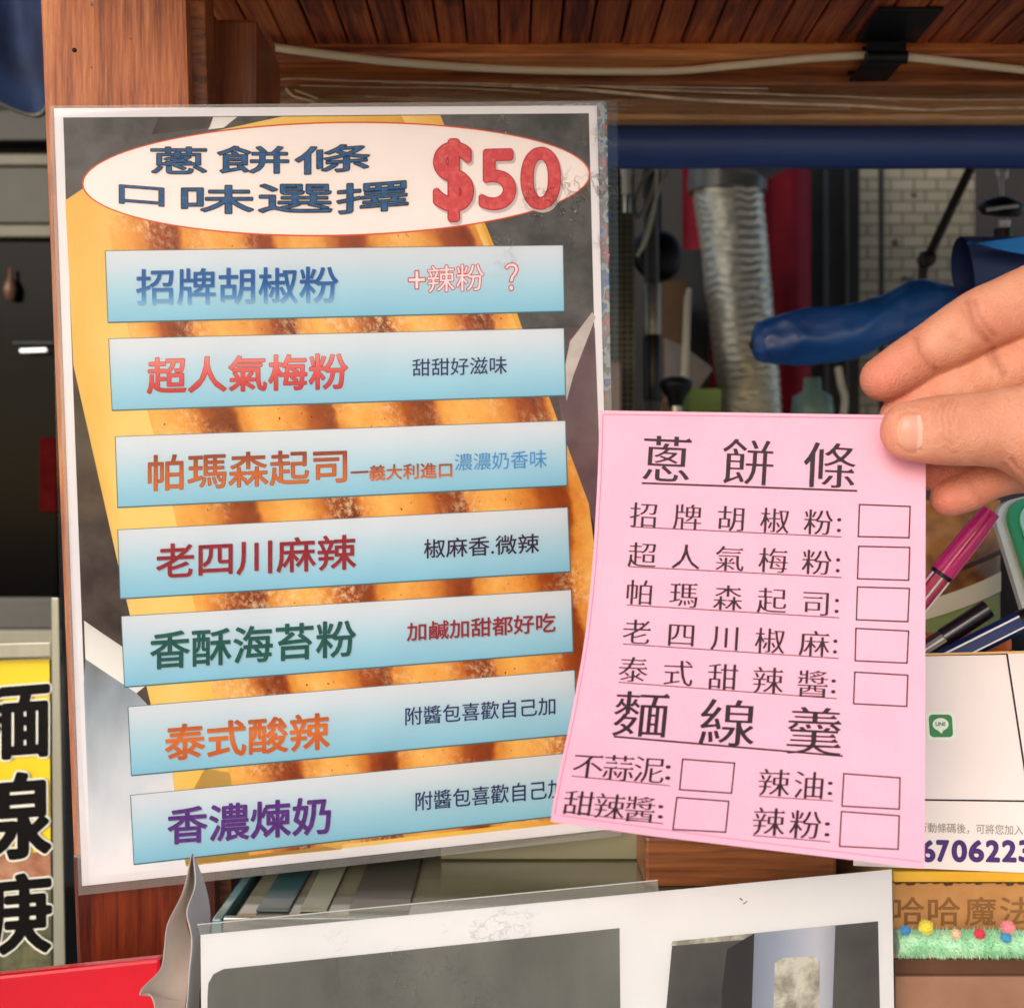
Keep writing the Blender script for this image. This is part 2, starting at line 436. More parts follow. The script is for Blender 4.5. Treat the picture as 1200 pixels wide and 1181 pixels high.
# ------------------------------------------------------------------ the wooden stall
stall = thing('wooden_stall', 'brown wooden food stall with stained post, slatted canopy and dark interior', 'stall', (-.3, .46, 0))
def lean(x0, x1, py):                       # post edges at photo rows, extended in a straight line
    return x0 + (x1 - x0) * py / 1060.0
def post_corner(px0, px1, py, off): return M(lean(px0, px1, py), py, off)
p = MB()
YT, YB = -260, 5000
def post_prism(l0, l1, r0, r1, off, thick, bev=.0015):
    front = [M(lean(l0, l1, YT), YT, off), M(lean(r0, r1, YT), YT, off), M(lean(r0, r1, YB), YB, off), M(lean(l0, l1, YB), YB, off)]
    back = [q + MN * thick for q in front]
    p.hexa(front + back, bev)
post_prism(47, 88, 218, 252, -.004, .05)
build('post', p, W_POST, stall)
YT = 1000; p = MB(); post_prism(46.6, 87.2, 218.4, 252.5, -.0035, .051); YT = -260  # lower post section in a darker red-brown wood
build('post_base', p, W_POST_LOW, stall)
pk = MB(); pk.lathe(M(87, 59, -.0039), [(0, .0005), (.0006, .0004), (.0009, 0)], 10, axis=tuple(-MN)); build('nail', pk, BLACKM, stall)
p = MB()
post_prism(218.6, 252.6, 240, 272, -.016, .035, .001)
build('molding', p, W_BEAMD, stall)
# bracket block beside the post
p = MB()
d0 = .475
p.box(P(236, 300, d0) + Vector((0, 0, 0)), P(301, 22, d0) + Vector((0, .05, 0)), .002)
build('bracket_block', p, wood('bracket wood', '#4a1a08', '#8a4018', '#a85a28', 2), stall)
p = MB()
p.box(P(301, 300, d0 + .014), P(306, 20, d0 + .014) + Vector((0, .03, 0)), .001)
build('edge_strip', p, W_POST, stall)

# canopy: slatted panel hinged over the opening, its batten, the beam below it
zc = P(0, 46, .60).z
p = MB(); x = -.205; k = 0
while x < .62:
    w = random.choice((.0155, .0165, .0172, .0178)); dz = random.uniform(-.0006, .0006)
    p.box((x, .20, zc + dz), (x + w - .0012, .61, zc + .011 + dz), .0009)
    x += w; k += 1
p.box((-.205, .20, zc + .0125), (.62, .611, zc + .020))
build('canopy_panel', p, W_SLAT, stall)
p = MB()
p.box((-.22, .606, P(0, 67, .606).z), (.66, .640, P(0, 47.5, .606).z + .0), .002); p.box((-.22, .612, P(0, 47.5, .606).z + .0003), (.66, .640, zc + .021), .001)
build('batten', p, W_BEAM, stall)
p = MB()
p.box((-.23, .628, P(0, 101, .628).z), (.66, .668, P(0, 71, .628).z), .002)
build('beam', p, W_BEAMD, stall)
p = MB()
p.box((-.235, .648, P(0, 139, .648).z), (.66, .690, P(0, 103.5, .648).z), .002)
build('lower_rail', p, W_PALE, stall)
# hinge
hx = P(1037, 0, .6).x
hg = MB()
hg.box((hx - .0165, .560, zc - .0022), (hx + .0165, .600, zc - .0004), .0004)                         # leaf under the slats
hg.box((hx - .0115, .6022, P(0, 66, .602).z), (hx + .0105, .6040, zc - .003), .0004)
hg.tube([(hx - .0115, .5965, P(0, 67.5, .596).z), (hx + .0105, .5965, P(0, 67.5, .596).z)], .0034, 12); hg.box((hx - .0112, .5955, P(0, 64, .596).z), (hx + .0102, .5972, zc - .003), .0003); hg.box((hx - .0112, .5972, P(0, 73, .6).z), (hx + .0102, .6275, P(0, 71.2, .6).z), .0003)
hg.box((hx - .012, .6262, P(0, 88, .627).z), (hx + .011, .6278, P(0, 71, .627).z), .0004)
h = build('hinge', hg, BLACKM, stall)
for i in range(3):
    s = MB(); s.lathe((hx - .009 + .0092 * i, .6018, P(0, 43, .602).z), [(0, .0018), (.0018, .0014), (.0026, .0004), (.0027, 0)], 14, axis=(0, -1, 0))
    build('screw', s, mat('worn steel', '#6b6258', '#8d8378', scale=200, metal=.7, rough=.4) if i == 0 else MATS['worn steel'], h)
for i in range(2):
    s = MB(); s.lathe((hx - .006 + .0092 * i, .6258, P(0, 80, .626).z), [(0, .0018), (.0018, .0014), (.0026, .0004), (.0027, 0)], 14, axis=(0, -1, 0))
    build('screw', s, MATS['worn steel'], h)
# inside: side walls, back wall, roof
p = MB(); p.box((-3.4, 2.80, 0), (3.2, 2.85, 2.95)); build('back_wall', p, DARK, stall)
p = MB(); p.box((-3.4, .69, 2.301), (3.2, 1.35, 2.34)); build('unseen_roof', p, DARK, stall)  # unseen, cut short to set how much sky light reaches inside
p = MB(); p.box((-.24, .672, P(0, 100, .67).z + .003), (3.2, .689, 2.30)); build('front_board', p, W_BEAMD, stall)

# ------------------------------------------------------------------ counter and glass case under the menu
cnt = thing('stall_counter', 'stall counter carrying the red board, the glass case and the white poster', 'counter', (.1, .7, 0))
p = MB(); p.box((-.115, .462, 1.16), (1.2, .72, 1.20), .003); p.box((-.095, .31, 1.16), (1.2, .4615, 1.20), .003); p.box((-.9, .31, 1.16), (-.0955, .395, 1.20), .003)
build('worktop', p, mat('worktop steel', '#5b5850', '#6e6a60', scale=30, metal=.6, rough=.4), cnt)
p = MB(); p.box((-.09, .34, 0), (1.18, .70, 1.159)); build('cabinet', p, W_BEAM, cnt)

case = thing('glass_case', 'low glass topped display case behind the white poster, mirroring the menu above it', 'display case', (.03, .48, 1.2))
ZT = 1.350
GX0, GX1 = -.104, .128
p = MB(); p.box((GX0 + .003, .399, ZT - .006), (GX1, .60, ZT), .0008)
gl = mat('olive glass top', '#6f6a50', '#807a5c', scale=9, rough=.1, spec=.9, coat=1)
build('glass_top', p, gl, case)
p = MB(); p.box((GX0, .3962, ZT - .012), (GX1, .3988, ZT + .0012), .0005); build('front_rail', p, STEEL, case)
p = MB(); p.box((GX0 - .004, .396, ZT - .15), (GX0 - .0005, .60, ZT + .0008), .0006); build('side_panel', p, mat('teal glass edge', '#4d7472', '#6f9490', rough=.15, coat=.5), case)
p = MB(); p.box((GX0 + .003, .3990, 1.2005), (GX1, .5985, ZT - .0065)); build('body', p, mat('khaki panel', '#6f6a52', '#817b62', scale=12, rough=.5), case)
for xx, w, c in ((-.094, .012, '#2b4a4a'), (-.078, .010, '#8b8a70'), (-.060, .022, '#4a4438')):
    p = MB(); p.box((xx, .404, ZT + .0003), (xx + w, .60, ZT + .0012), .0003)
    build('reflected_band', p, mat('trim ' + c, c, rough=.25, coat=.4), case)  # coloured strips stand in for bands reflected in the glass and its edges
p = MB(); p.box((-.03, .463, ZT + .0005), (.125, .472, ZT + .013), .001); p.box((-.103, .485, ZT + .0005), (.125, .50, ZT + .022), .001)
build('back_rail', p, mat('olive rail', '#7a7558', '#918b6e', scale=20, rough=.35, stretch=(.1, 1, 1)), case)
wb = MB(); wb.box((.052, .43, ZT + .0005), (.127, .461, ZT + .020), .0015)
tag(build('wooden_block', wb, wood('orange block wood', '#6a3a1a', '#96562a', '#ad6a38', 0), loc=(.09, .44, ZT)), 'small orange brown wooden block on the glass case, under the pink slip', 'wooden block')

# ------------------------------------------------------------------ the laminated menu
menu = thing('laminated_menu', 'large laminated flavour menu priced $50 with seven pale blue strips, fixed to the wooden post', 'menu', tuple(M(390, 570)))
def quad_grid(mb, q, S, off, nu=6, nv=6, mi=0, back=0.0):
    TL, TR, BR, BL = q
    def fn(u, v, o=off):
        t = 1 - v
        return S((TL[0] * (1 - u) + TR[0] * u) * (1 - t) + (BL[0] * (1 - u) + BR[0] * u) * t,
                 (TL[1] * (1 - u) + TR[1] * u) * (1 - t) + (BL[1] * (1 - u) + BR[1] * u) * t, o)
    mb.grid(fn, nu, nv, mi, False, thick=(MN * back if back else None))
PQ = [(63, 127), (699.6, 124), (719, 971), (96, 1038)]
p = MB(); quad_grid(p, PQ, M, 0, 8, 8, back=.0003)
build('paper', p, PAPER, menu)
# laminating film, a few millimetres wider than the paper, with rounded corners
def rounded(q, rad, n=5):
    out = []
    for i in range(4):
        a, b, c = Vector(q[i - 1]), Vector(q[i]), Vector(q[(i + 1) % 4])
        u, w = (a - b).normalized() * rad, (c - b).normalized() * rad
        for k in range(n + 1):
            t = k / n; out.append((1 - t) ** 2 * (b + u) + 2 * t * (1 - t) * b + t * t * (c + w))
    return [tuple(v) for v in out]
LQ = rounded([(57.5, 123.2), (709.5, 117.5), (729, 980), (91, 1050)], 14)
p = MB(); p.poly([M(x, y, .0006) for x, y in LQ])
lc = M(655, 225) - M(390, 570)
build('laminate_film', p, film_mat('laminate', .09, .11, tuple(lc), .05), menu)
p = MB()
Lo, Li = [(58.5, 124.2), (708.5, 118.5), (728, 979), (92, 1049)], [(62.6, 126.6), (700.2, 123.6), (719.6, 971.6), (95.6, 1038.6)]
for i in range(4):
    k = (i + 1) % 4; p.poly([M(x, y, .0003 + .00003 * i) for x, y in (Lo[i], Lo[k], Li[k], Li[i])])
em = bpy.data.materials.new('film edge'); em.use_nodes = True
b = em.node_tree.nodes['Principled BSDF']; b.inputs['Base Color'].default_value = lin('#b9b4ae'); b.inputs['Alpha'].default_value = .38; b.inputs['Roughness'].default_value = .1
build('film_edge', p, em, menu)

# the printed food photograph under the lettering
def food_mat():
    m = bpy.data.materials.new('printed pancake strips'); m.use_nodes = True
    nt = m.node_tree; b = nt.nodes['Principled BSDF']; b.inputs['Roughness'].default_value = .5
    uv = node(nt, 'ShaderNodeUVMap')
    mp = node(nt, 'ShaderNodeMapping'); mp.inputs['Scale'].default_value = (2.2, 3.4, 1); nt.links.new(uv.outputs[0], mp.inputs[0])
    n1 = node(nt, 'ShaderNodeTexNoise', n2=1.0, n3=6.0, n4=.62); nt.links.new(mp.outputs[0], n1.inputs[0])
    sp = node(nt, 'ShaderNodeSeparateXYZ'); nt.links.new(uv.outputs[0], sp.inputs[0])
    ma = node(nt, 'ShaderNodeMath', operation='MULTIPLY_ADD'); ma.inputs[1].default_value = .16
    nt.links.new(n1.outputs[0], ma.inputs[0]); nt.links.new(sp.outputs[0], ma.inputs[2])
    mu = node(nt, 'ShaderNodeMath', operation='MULTIPLY'); mu.inputs[1].default_value = 3.9; nt.links.new(ma.outputs[0], mu.inputs[0])
    fr = node(nt, 'ShaderNodeMath', operation='FRACT'); nt.links.new(mu.outputs[0], fr.inputs[0])
    rp = node(nt, 'ShaderNodeValToRGB'); e = rp.color_ramp.elements
    e[0].position = 0; e[0].color = lin('#864a24'); e[1].position = 1; e[1].color = lin('#864a24')
    for pos, c in ((.035, '#9a5424'), (.09, '#d9a055'), (.3, '#ecc07a'), (.55, '#e2ae68'), (.70, '#c98a48'), (.78, '#a05c2c'), (.93, '#8a4822')):
        k = e.new(pos); k.color = lin(c)
    nt.links.new(fr.outputs[0], rp.inputs[0])
    m2 = node(nt, 'ShaderNodeMapping'); m2.inputs['Scale'].default_value = (9, 14, 1); m2.inputs['Rotation'].default_value = (0, 0, .5); nt.links.new(uv.outputs[0], m2.inputs[0])
    n2 = node(nt, 'ShaderNodeTexNoise', n2=1.0, n3=9.0, n4=.72); nt.links.new(m2.outputs[0], n2.inputs[0])
    r2 = node(nt, 'ShaderNodeValToRGB'); e = r2.color_ramp.elements
    e[0].position = .30; e[0].color = lin('#7c4a26'); e[1].position = .74; e[1].color = lin('#f2d7ae')
    k = e.new(.5); k.color = lin('#cfa26c')
    nt.links.new(n2.outputs[0], r2.inputs[0])
    mx = node(nt, 'ShaderNodeMix', data_type='RGBA', blend_type='SOFT_LIGHT'); mx.inputs[0].default_value = .8
    nt.links.new(rp.outputs[0], mx.inputs[6]); nt.links.new(r2.outputs[0], mx.inputs[7])
    # pepper specks
    m3 = node(nt, 'ShaderNodeMapping'); m3.inputs['Scale'].default_value = (90, 130, 1); nt.links.new(uv.outputs[0], m3.inputs[0])
    n3 = node(nt, 'ShaderNodeTexNoise', n2=1.0, n3=2.0); nt.links.new(m3.outputs[0], n3.inputs[0])
    r3 = node(nt, 'ShaderNodeMapRange'); r3.inputs[1].default_value = .70; r3.inputs[2].default_value = .74; nt.links.new(n3.outputs[0], r3.inputs[0])
    m4 = node(nt, 'ShaderNodeMix', data_type='RGBA'); nt.links.new(r3.outputs[0], m4.inputs[0]); nt.links.new(mx.outputs[2], m4.inputs[6]); m4.inputs[7].default_value = lin('#2c120a')
    # floury, speckled patches
    m5 = node(nt, 'ShaderNodeMapping'); m5.inputs['Scale'].default_value = (6, 9, 1); m5.inputs['Location'].default_value = (3.1, 1.7, 0); nt.links.new(uv.outputs[0], m5.inputs[0])
    n5 = node(nt, 'ShaderNodeTexNoise', n2=1.0, n3=3.0); nt.links.new(m5.outputs[0], n5.inputs[0])
    m6 = node(nt, 'ShaderNodeMapping'); m6.inputs['Scale'].default_value = (70, 95, 1); nt.links.new(uv.outputs[0], m6.inputs[0])
    n6 = node(nt, 'ShaderNodeTexNoise', n2=1.0, n3=4.0, n4=.7); nt.links.new(m6.outputs[0], n6.inputs[0])
    q5 = node(nt, 'ShaderNodeMapRange'); q5.inputs[1].default_value = .48; q5.inputs[2].default_value = .66; nt.links.new(n5.outputs[0], q5.inputs[0])
    q6 = node(nt, 'ShaderNodeMapRange'); q6.inputs[1].default_value = .46; q6.inputs[2].default_value = .62; nt.links.new(n6.outputs[0], q6.inputs[0])
    q7 = node(nt, 'ShaderNodeMath', operation='MULTIPLY'); nt.links.new(q5.outputs[0], q7.inputs[0]); nt.links.new(q6.outputs[0], q7.inputs[1])
    q8 = node(nt, 'ShaderNodeMath', operation='MULTIPLY'); q8.inputs[1].default_value = .8; nt.links.new(q7.outputs[0], q8.inputs[0])
    m7 = node(nt, 'ShaderNodeMix', data_type='RGBA'); nt.links.new(q8.outputs[0], m7.inputs[0]); nt.links.new(m4.outputs[2], m7.inputs[6]); m7.inputs[7].default_value = lin('#f1cf9e')
    b.inputs['Specular IOR Level'].default_value = .1
    nt.links.new(m7.outputs[2], b.inputs['Base Color'])
    return m
ph = MB()
def mpoly(pts, off, mi, uv=None): ph.poly([M(x, y, off) for x, y in pts], mi, uv)
# 0 grey stone, 1 brown-grey, 2 yellow tray, 3 food, 4 white plate, 5 blue-grey plate shade, 6 pale strip, 7 purple-brown
ph_m = [mat('print dark grey', '#4b4743', '#6b6661', scale=60, rough=.6, spec=.1),
        mat('print brown grey', '#3b312c', '#5f5149', scale=40, rough=.6, spec=.1),
        grad_mat('print tray yellow', [(0, '#e9b95a'), (.35, '#f2cf7c'), (.6, '#f0c45e'), (1, '#e2a53c')], nscale=6, namt=.7, coord=0),
        food_mat(),
        grad_mat('print white plate', [(0, '#dcd8d2'), (1, '#efeae4')], nscale=4, namt=.3),
        grad_mat('print plate shade', [(0, '#f2eef0'), (.35, '#d5d8dd'), (.75, '#9fa8b0'), (1, '#7d8286')], nscale=3, namt=.5),
        mat('print pale strip', '#b9aca4', '#cfc4bd', scale=90, rough=.6, spec=.1),
        mat('print purple brown', '#5d474a', '#7b6264', scale=30, rough=.6, spec=.1)]
quad_grid(ph, [(74, 138), (690, 133), (711, 959), (107, 1027)], M, .00003, 4, 4, 1)
e1 = .00006
mpoly([(74.5, 138.4), (330, 137), (200, 170), (96, 222), (77, 234)], e1, 0)
mpoly([(186, 137.8), (250, 137.4), (246, 150), (178, 158)], e1 + 1e-5, 1)
mpoly([(250, 137.4), (278, 137.2), (262, 150), (244, 152)], e1 + 1e-5, 4, [(0, 0), (1, 0), (1, 1), (0, 1)])
mpoly([(515, 135), (689.5, 133.4), (696, 385), (640, 383), (612, 385), (580, 290)], e1, 0)
mpoly([(640, 384), (697, 384), (707, 640), (697, 616), (664, 527)], e1, 7)
mpoly([(668, 400), (694, 366), (698, 372), (672, 440), (664, 470), (660, 440)], e1 + 1e-5, 6)
# tray
mpoly([(76.5, 235), (96, 222), (200, 165), (330, 137), (516, 135.4), (580, 290), (612, 385), (450, 600), (420, 900), (400, 995), (218, 1013), (208, 960), (137, 655), (86, 428)], e1 + 2e-5, 2,
      [(0, .9), (.1, .9), (.3, 1), (.5, 1), (1, 1), (1, .8), (1, .6), (.9, .4), (.9, .2), (1, 0), (.5, 0), (.5, .1), (.2, .4), (0, .7)])
mpoly([(218, 1014), (208, 960), (240, 900), (420, 930), (700, 940), (710.6, 959), (400, 994)], e1 + 2e-5, 2, [(0, 0), (.1, .1), (.2, .4), (.5, .4), (.9, .3), (1, .1), (.5, 0)])
# food
Lf = [(124, 252), (150, 385), (175, 490), (205, 605), (228, 710), (250, 815), (270, 910), (292, 1002)]
Rf = [(556, 262), (606, 385), (644, 467), (690, 590), (703, 690), (706, 790), (708, 880), (710.4, 953)]
v, uvs, f = [], [], []
for j in range(8):
    for i in range(13):
        t = i / 12; x = Lf[j][0] * (1 - t) + Rf[j][0] * t; y = Lf[j][1] * (1 - t) + Rf[j][1] * t
        v.append(M(x, y, e1 + 4e-5)); uvs.append((t + .02 * math.sin(j * 2.1), 1 - j / 7))
for j in range(7):
    for i in range(12): f.append((j * 13 + i, j * 13 + i + 1, j * 13 + i + 14, j * 13 + i + 13))
ph.add(v, f, 3, False, uvs)
mpoly([(516, 135.4), (470, 135.8), (560, 290), (574, 288)], e1 + 3e-5, 2, [(0, 0), (.3, 0), (.3, 1), (0, 1)])
# plate
mpoly([(98.5, 727), (120, 742), (150, 762), (175, 800), (160, 812), (100, 772)], e1 + 6e-5, 4, [(0, 0), (.3, 0), (.6, 0), (1, .5), (1, 1), (0, 1)])
mpoly([(100, 772), (160, 812), (196, 850), (208, 960), (218, 1015.2), (106.6, 1027.6), (98, 800)], e1 + 6e-5, 5, [(0, 1), (.5, .75), (.8, .45), (.6, .1), (.6, 0), (0, .1), (0, .8)])
build('food_photo', ph, ph_m, menu)

# title oval, its lettering and the price
RED_L = mat('red orange line', '#d9572c', rough=.6, spec=.1)
ov = MB()
def oval(k, off, mi):
    pts = []
    for i in range(96):
        a = 2 * math.pi * i / 96; x, y = 298 * k[0] * math.cos(a), 67 * k[1] * math.sin(a)
        pts.append(M(394 + x, 210 + y - x * .0185, off))
    ov.poly(pts, mi)
oval((1, 1), .00018, 0); oval((.9935, .973), .00020, 1)
ovo = build('title_oval', ov, [RED_L, mat('oval paper', '#f6e9e4', '#f8ece8', scale=12, rough=.6, spec=.1)], menu)
ti = MB()
cells1 = [('蔥', 177, 242, 173, 203.5), ('餅', 255, 338, 172, 203), ('條', 346, 433, 171, 202)]
cells2 = [('口', 140, 192, 219, 240), ('味', 213, 297, 218, 250), ('選', 303, 389, 216.5, 249), ('擇', 395, 478, 214, 248)]
for ch, x0, x1, y0, y1 in cells1 + cells2:
    skew = 3 if ch in '條擇' else -2 if ch == '口' else 0
    q = [(x0, y0 + skew), (x1, y0 - skew), (x1, y1 - skew), (x0, y1 + skew)]
    put_text(ti, ch, q, M, .00023, 0, .046)
    put_text(ti, ch, q, M, .00029, 1, .032)
    put_text(ti, ch, q, M, .00035, 2, .0)
build('title_lettering', ti, [mat('peach halo', '#f3cfa8', rough=.6, spec=.1), mat('navy outline', '#17283e', rough=.6, spec=.1), mat('steel blue ink', '#3f6d9c', '#2d527f', scale=400, rough=.6, spec=.1)], ovo)
pr = MB()
for ch, q in (('$', [(511, 166), (552, 166), (552, 257), (511, 257)]), ('5', [(564, 178), (602, 177), (602, 243), (564, 244)]), ('0', [(613, 176), (654.5, 175), (654.5, 242.5), (613, 243.5)])):
    q2 = [(x + 2.2, y + 3) for x, y in q]
    put_text(pr, ch, q2, M, .00022, 2, .036, res=10)
    put_text(pr, ch, q, M, .00028, 0, .034, res=10)
    put_text(pr, ch, q, M, .00034, 1, .022, res=10)
build('price_lettering', pr, [mat('price red edge', '#b02a30', rough=.6, spec=.1), mat('price red', '#d23a3a', '#e05a52', scale=300, rough=.5, lo=.45, hi=.62), mat('grey soft print', '#cfc0bd', rough=.6, spec=.1)], ovo)

STRIP = grad_mat('strip blue print', [(0, '#8bc4da'), (.42, '#aed2e0'), (.8, '#d0dae2'), (1, '#d9dde3')])
EDGE = mat('strip edge print', '#4e6f78', rough=.6, spec=.1)
rows = [
    ([(123.5, 294), (660, 287.5), (661.5, 365), (126.5, 378)]),
    ([(127.4, 397), (661, 384.7), (662.8, 463.5), (131.4, 481)]),
    ([(135, 511.7), (662.8, 493), (664.8, 569), (138, 594.7)]),
    ([(138, 620.8), (665.4, 594.4), (668.5, 669.8), (140.8, 701.6)]),
    ([(142, 722), (669.6, 691), (671.8, 763.8), (146, 805)]),
    ([(150, 828), (673.6, 785), (675.5, 860), (154, 908.6)]),
    ([(153, 931.5), (678, 881), (680, 953), (157, 1012.6)])]
def ink(name, c, c2=None): return mat('ink ' + name, c, c2, scale=500, rough=.6, spec=.1)
I_BLUE = grad_mat('ink blue fade', [(0, '#86b4d4'), (.25, '#4f8abf'), (.6, '#1f5a9c'), (1, '#2a62a2')])
I_NAVY = ink('navy', '#2a3060', '#343c70'); I_PLUM = ink('plum', '#33243f', '#3d2c4a')
I_DRED = ink('dark red', '#8e2b34', '#a2363e'); I_GREEN = ink('dark green', '#23564e', '#2d645a')
I_SKY = ink('sky blue', '#3f8ac4', '#5aa0d2'); I_PURP = ink('purple', '#57307a', '#6a3f90')
I_ORNG = grad_mat('ink orange', [(0, '#c4602c'), (.6, '#dc7a38'), (1, '#b85a2c')])
I_ORN2 = grad_mat('ink orange brown', [(0, '#d2702f'), (.5, '#c86630'), (1, '#8a3c2c')])
I_RED = grad_mat('ink red light', [(0, '#c2323a'), (.5, '#dd5a58'), (1, '#e88880')])
I_REDO = ink('red outline', '#c23a40', '#cc4a4e'); I_SHADE = ink('soft grey', '#9fb4c0')
I_PINKF = ink('pale pink fill', '#f3dfe0')
texts = [
    [('招牌胡椒粉', [(160, 316), (396, 312.5), (396, 354), (160, 357)], I_BLUE, .016, None),
     ('+', [(479, 318), (498, 317.5), (498, 338), (479, 338.5)], I_PINKF, .0, I_REDO), ('辣粉', [(501, 312), (567, 309), (567, 340), (501, 343)], I_PINKF, .0, I_REDO),
     ('？', [(592, 309), (607, 308.5), (607, 340), (592, 340.5)], I_PINKF, .0, I_REDO)],
    [('超人氣梅粉', [(173, 420), (407, 414.5), (407, 455), (173, 461)], I_RED, .014, I_DRED), ('甜甜好滋味', [(483.5, 421), (594, 417.5), (594, 438), (483.5, 441)], I_NAVY, .006, None)],
    [('帕瑪森起司', [(174, 534), (406, 526), (406, 565), (174, 575.5)], I_ORN2, .006, I_DRED), ('一', [(411, 552.5), (432, 551.5), (432, 554), (411, 555)], I_DRED, .0, None),
     ('義大利進口', [(433, 545.5), (529.5, 541.5), (529.5, 559), (433, 563)], I_ORN2, .02, None), ('濃濃奶香味', [(533, 532), (640.7, 527), (640.7, 548), (533, 551.5)], I_SKY, .004, None)],
    [('老四川麻辣', [(183.5, 638), (416.8, 626.4), (416.8, 666.5), (183.5, 678)], I_DRED, .018, None), ('椒麻香.微辣', [(497, 632), (631.6, 625), (631.6, 647.5), (497, 654.5)], I_PLUM, .010, None)],
    [('香酥海苔粉', [(176.5, 741), (416.6, 726.5), (416.6, 768), (176.5, 784)], I_GREEN, .018, None), ('加鹹加甜都好吃', [(477, 730), (650.7, 718), (650.7, 740), (477, 751)], I_DRED, .018, None)],
    [('泰式酸辣', [(194, 850), (385.6, 835), (385.6, 876.5), (194, 891)], I_ORNG, .022, None), ('附醬包喜歡自己加', [(475, 829), (650.7, 816), (650.7, 837), (475, 850)], I_NAVY, .008, None)],
    [('香濃煉奶', [(197, 947), (387, 933), (387, 976), (197, 989)], I_PURP, .022, None), ('附醬包喜歡自己加', [(487, 928), (662, 912), (662, 934), (487, 950)], I_NAVY, .008, None)]]
for q, tx in zip(rows, texts):
    b_ = MB(); quad_grid(b_, q, M, .00020, 4, 4, 0)
    strip(b_, q[3], q[2], 1.6, M, .000215, 1); strip(b_, q[0], q[3], 1.0, M, .000215, 1); strip(b_, q[1], q[2], 1.2, M, .000220, 1); strip(b_, q[0], q[1], .7, M, .000220, 1)
    so = build('flavour_strip', b_, [STRIP, EDGE], menu)
    for s, tq, mt, bold, outl in tx:
        t_ = MB()
        if outl:
            put_text(t_, s, tq, M, .00026, 1, bold + (.03 if outl is I_REDO else .012)); put_text(t_, s, tq, M, .00032, 0, bold)
        else:
            if bold > .015: put_text(t_, s, [(x + .8, y + 1.2) for x, y in tq], M, .00024, 1, bold)
            put_text(t_, s, tq, M, .00030, 0, bold)
        build('lettering', t_, [mt, outl or I_SHADE], so)

# coloured sheet showing behind the menu's right edge
bs = MB()
q = [(240, 121), (707, 116.5), (712, 1000), (330, 1000)]
quad_grid(bs, [(560, 125), (711.2, 121), (716, 470), (560, 480)], M, -.0022, 4, 40, back=.0004)
bmx = bpy.data.materials.new('coloured leaflet print'); bmx.use_nodes = True
nt = bmx.node_tree; b = nt.nodes['Principled BSDF']; b.inputs['Roughness'].default_value = .2
uvn = node(nt, 'ShaderNodeUVMap'); mpn = node(nt, 'ShaderNodeMapping'); mpn.inputs['Scale'].default_value = (6, 9, 1); nt.links.new(uvn.outputs[0], mpn.inputs[0])
nz = node(nt, 'ShaderNodeTexNoise', n2=1.0, n3=3.0); nt.links.new(mpn.outputs[0], nz.inputs[0])
rp = node(nt, 'ShaderNodeValToRGB'); rp.color_ramp.interpolation = 'CONSTANT'; e = rp.color_ramp.elements
e[0].position = 0; e[0].color = lin('#2f5fa8'); e[1].position = .44; e[1].color = lin('#a9b0a8')
for pos, c in ((.5, '#5d6a66'), (.56, '#c24a48'), (.62, '#8aa0a8'), (.68, '#3f7fc0')):
    k = e.new(pos); k.color = lin(c)
nt.links.new(nz.outputs[0], rp.inputs[0]); nt.links.new(rp.outputs[0], b.inputs['Base Color'])
tag(build('leaflet', bs, bmx, loc=tuple(M(600, 300, -.002))), 'colourful red and blue leaflet, a narrow edge of it showing behind the menu', 'leaflet')

# ------------------------------------------------------------------ the pink order slip
LEFT_E = [(481, 702.8), (560, 700.5), (594, 698.5), (663, 694.5), (754, 685), (846, 668), (891, 658), (962, 643.7)]
def lerp_tab(tab, x):
    for (a, b), (c, d) in zip(tab, tab[1:]):
        if x <= c: return b + (d - b) * (x - a) / (c - a)
    return tab[-1][1]
def smooth_left(y): return sum(lerp_tab(LEFT_E, min(962, max(481, y + k))) for k in (-24, -12, 0, 12, 24)) / 5
BOT_E = [(643.7, 962.5), (760, 979), (869, 992), (980, 1005), (1083.5, 1017.5)]
def slip_depth(px, py):
    s = (px - 643) / 442; t = max(0, (py - 481) / 537)
    return .352 - .047 * t ** 1.5 - .014 * (1 - s) * t * t + .0035 * math.sin(math.pi * min(1, max(0, s))) * (.3 + t)
def S(px, py, off=0.0): return P(px, py, slip_depth(px, py) - off)
slip = thing('order_slip', 'pink paper order slip with tick boxes, pinched between thumb and fingers', 'order slip', tuple(S(900, 750)))
def slip_uv(u, v, off=0.0):
    t = 1 - v
    yl = 481 + 481.5 * t; xl = smooth_left(yl); xr = 1085 - 1.5 * t
    yb = lerp_tab(BOT_E, 643.7 + (1083.5 - 643.7) * u); yt = 481 + 6 * u
    x = xl + (xr - xl) * u; y = yt + (yb - yt) * t
    return S(x, y, off)
p = MB(); p.grid(lambda u, v: slip_uv(u, v), 28, 36, 0, True, thick=(0, .00016, 0))
build('paper', p, PINK, slip)
K = 2.187
def c7(x, y): return (x / K + 640, y / K + 480)
REF = glyphs('國')[0]
RX0, RX1 = min(a[0] for a in REF), max(a[0] for a in REF); RY0, RY1 = min(a[1] for a in REF), max(a[1] for a in REF)
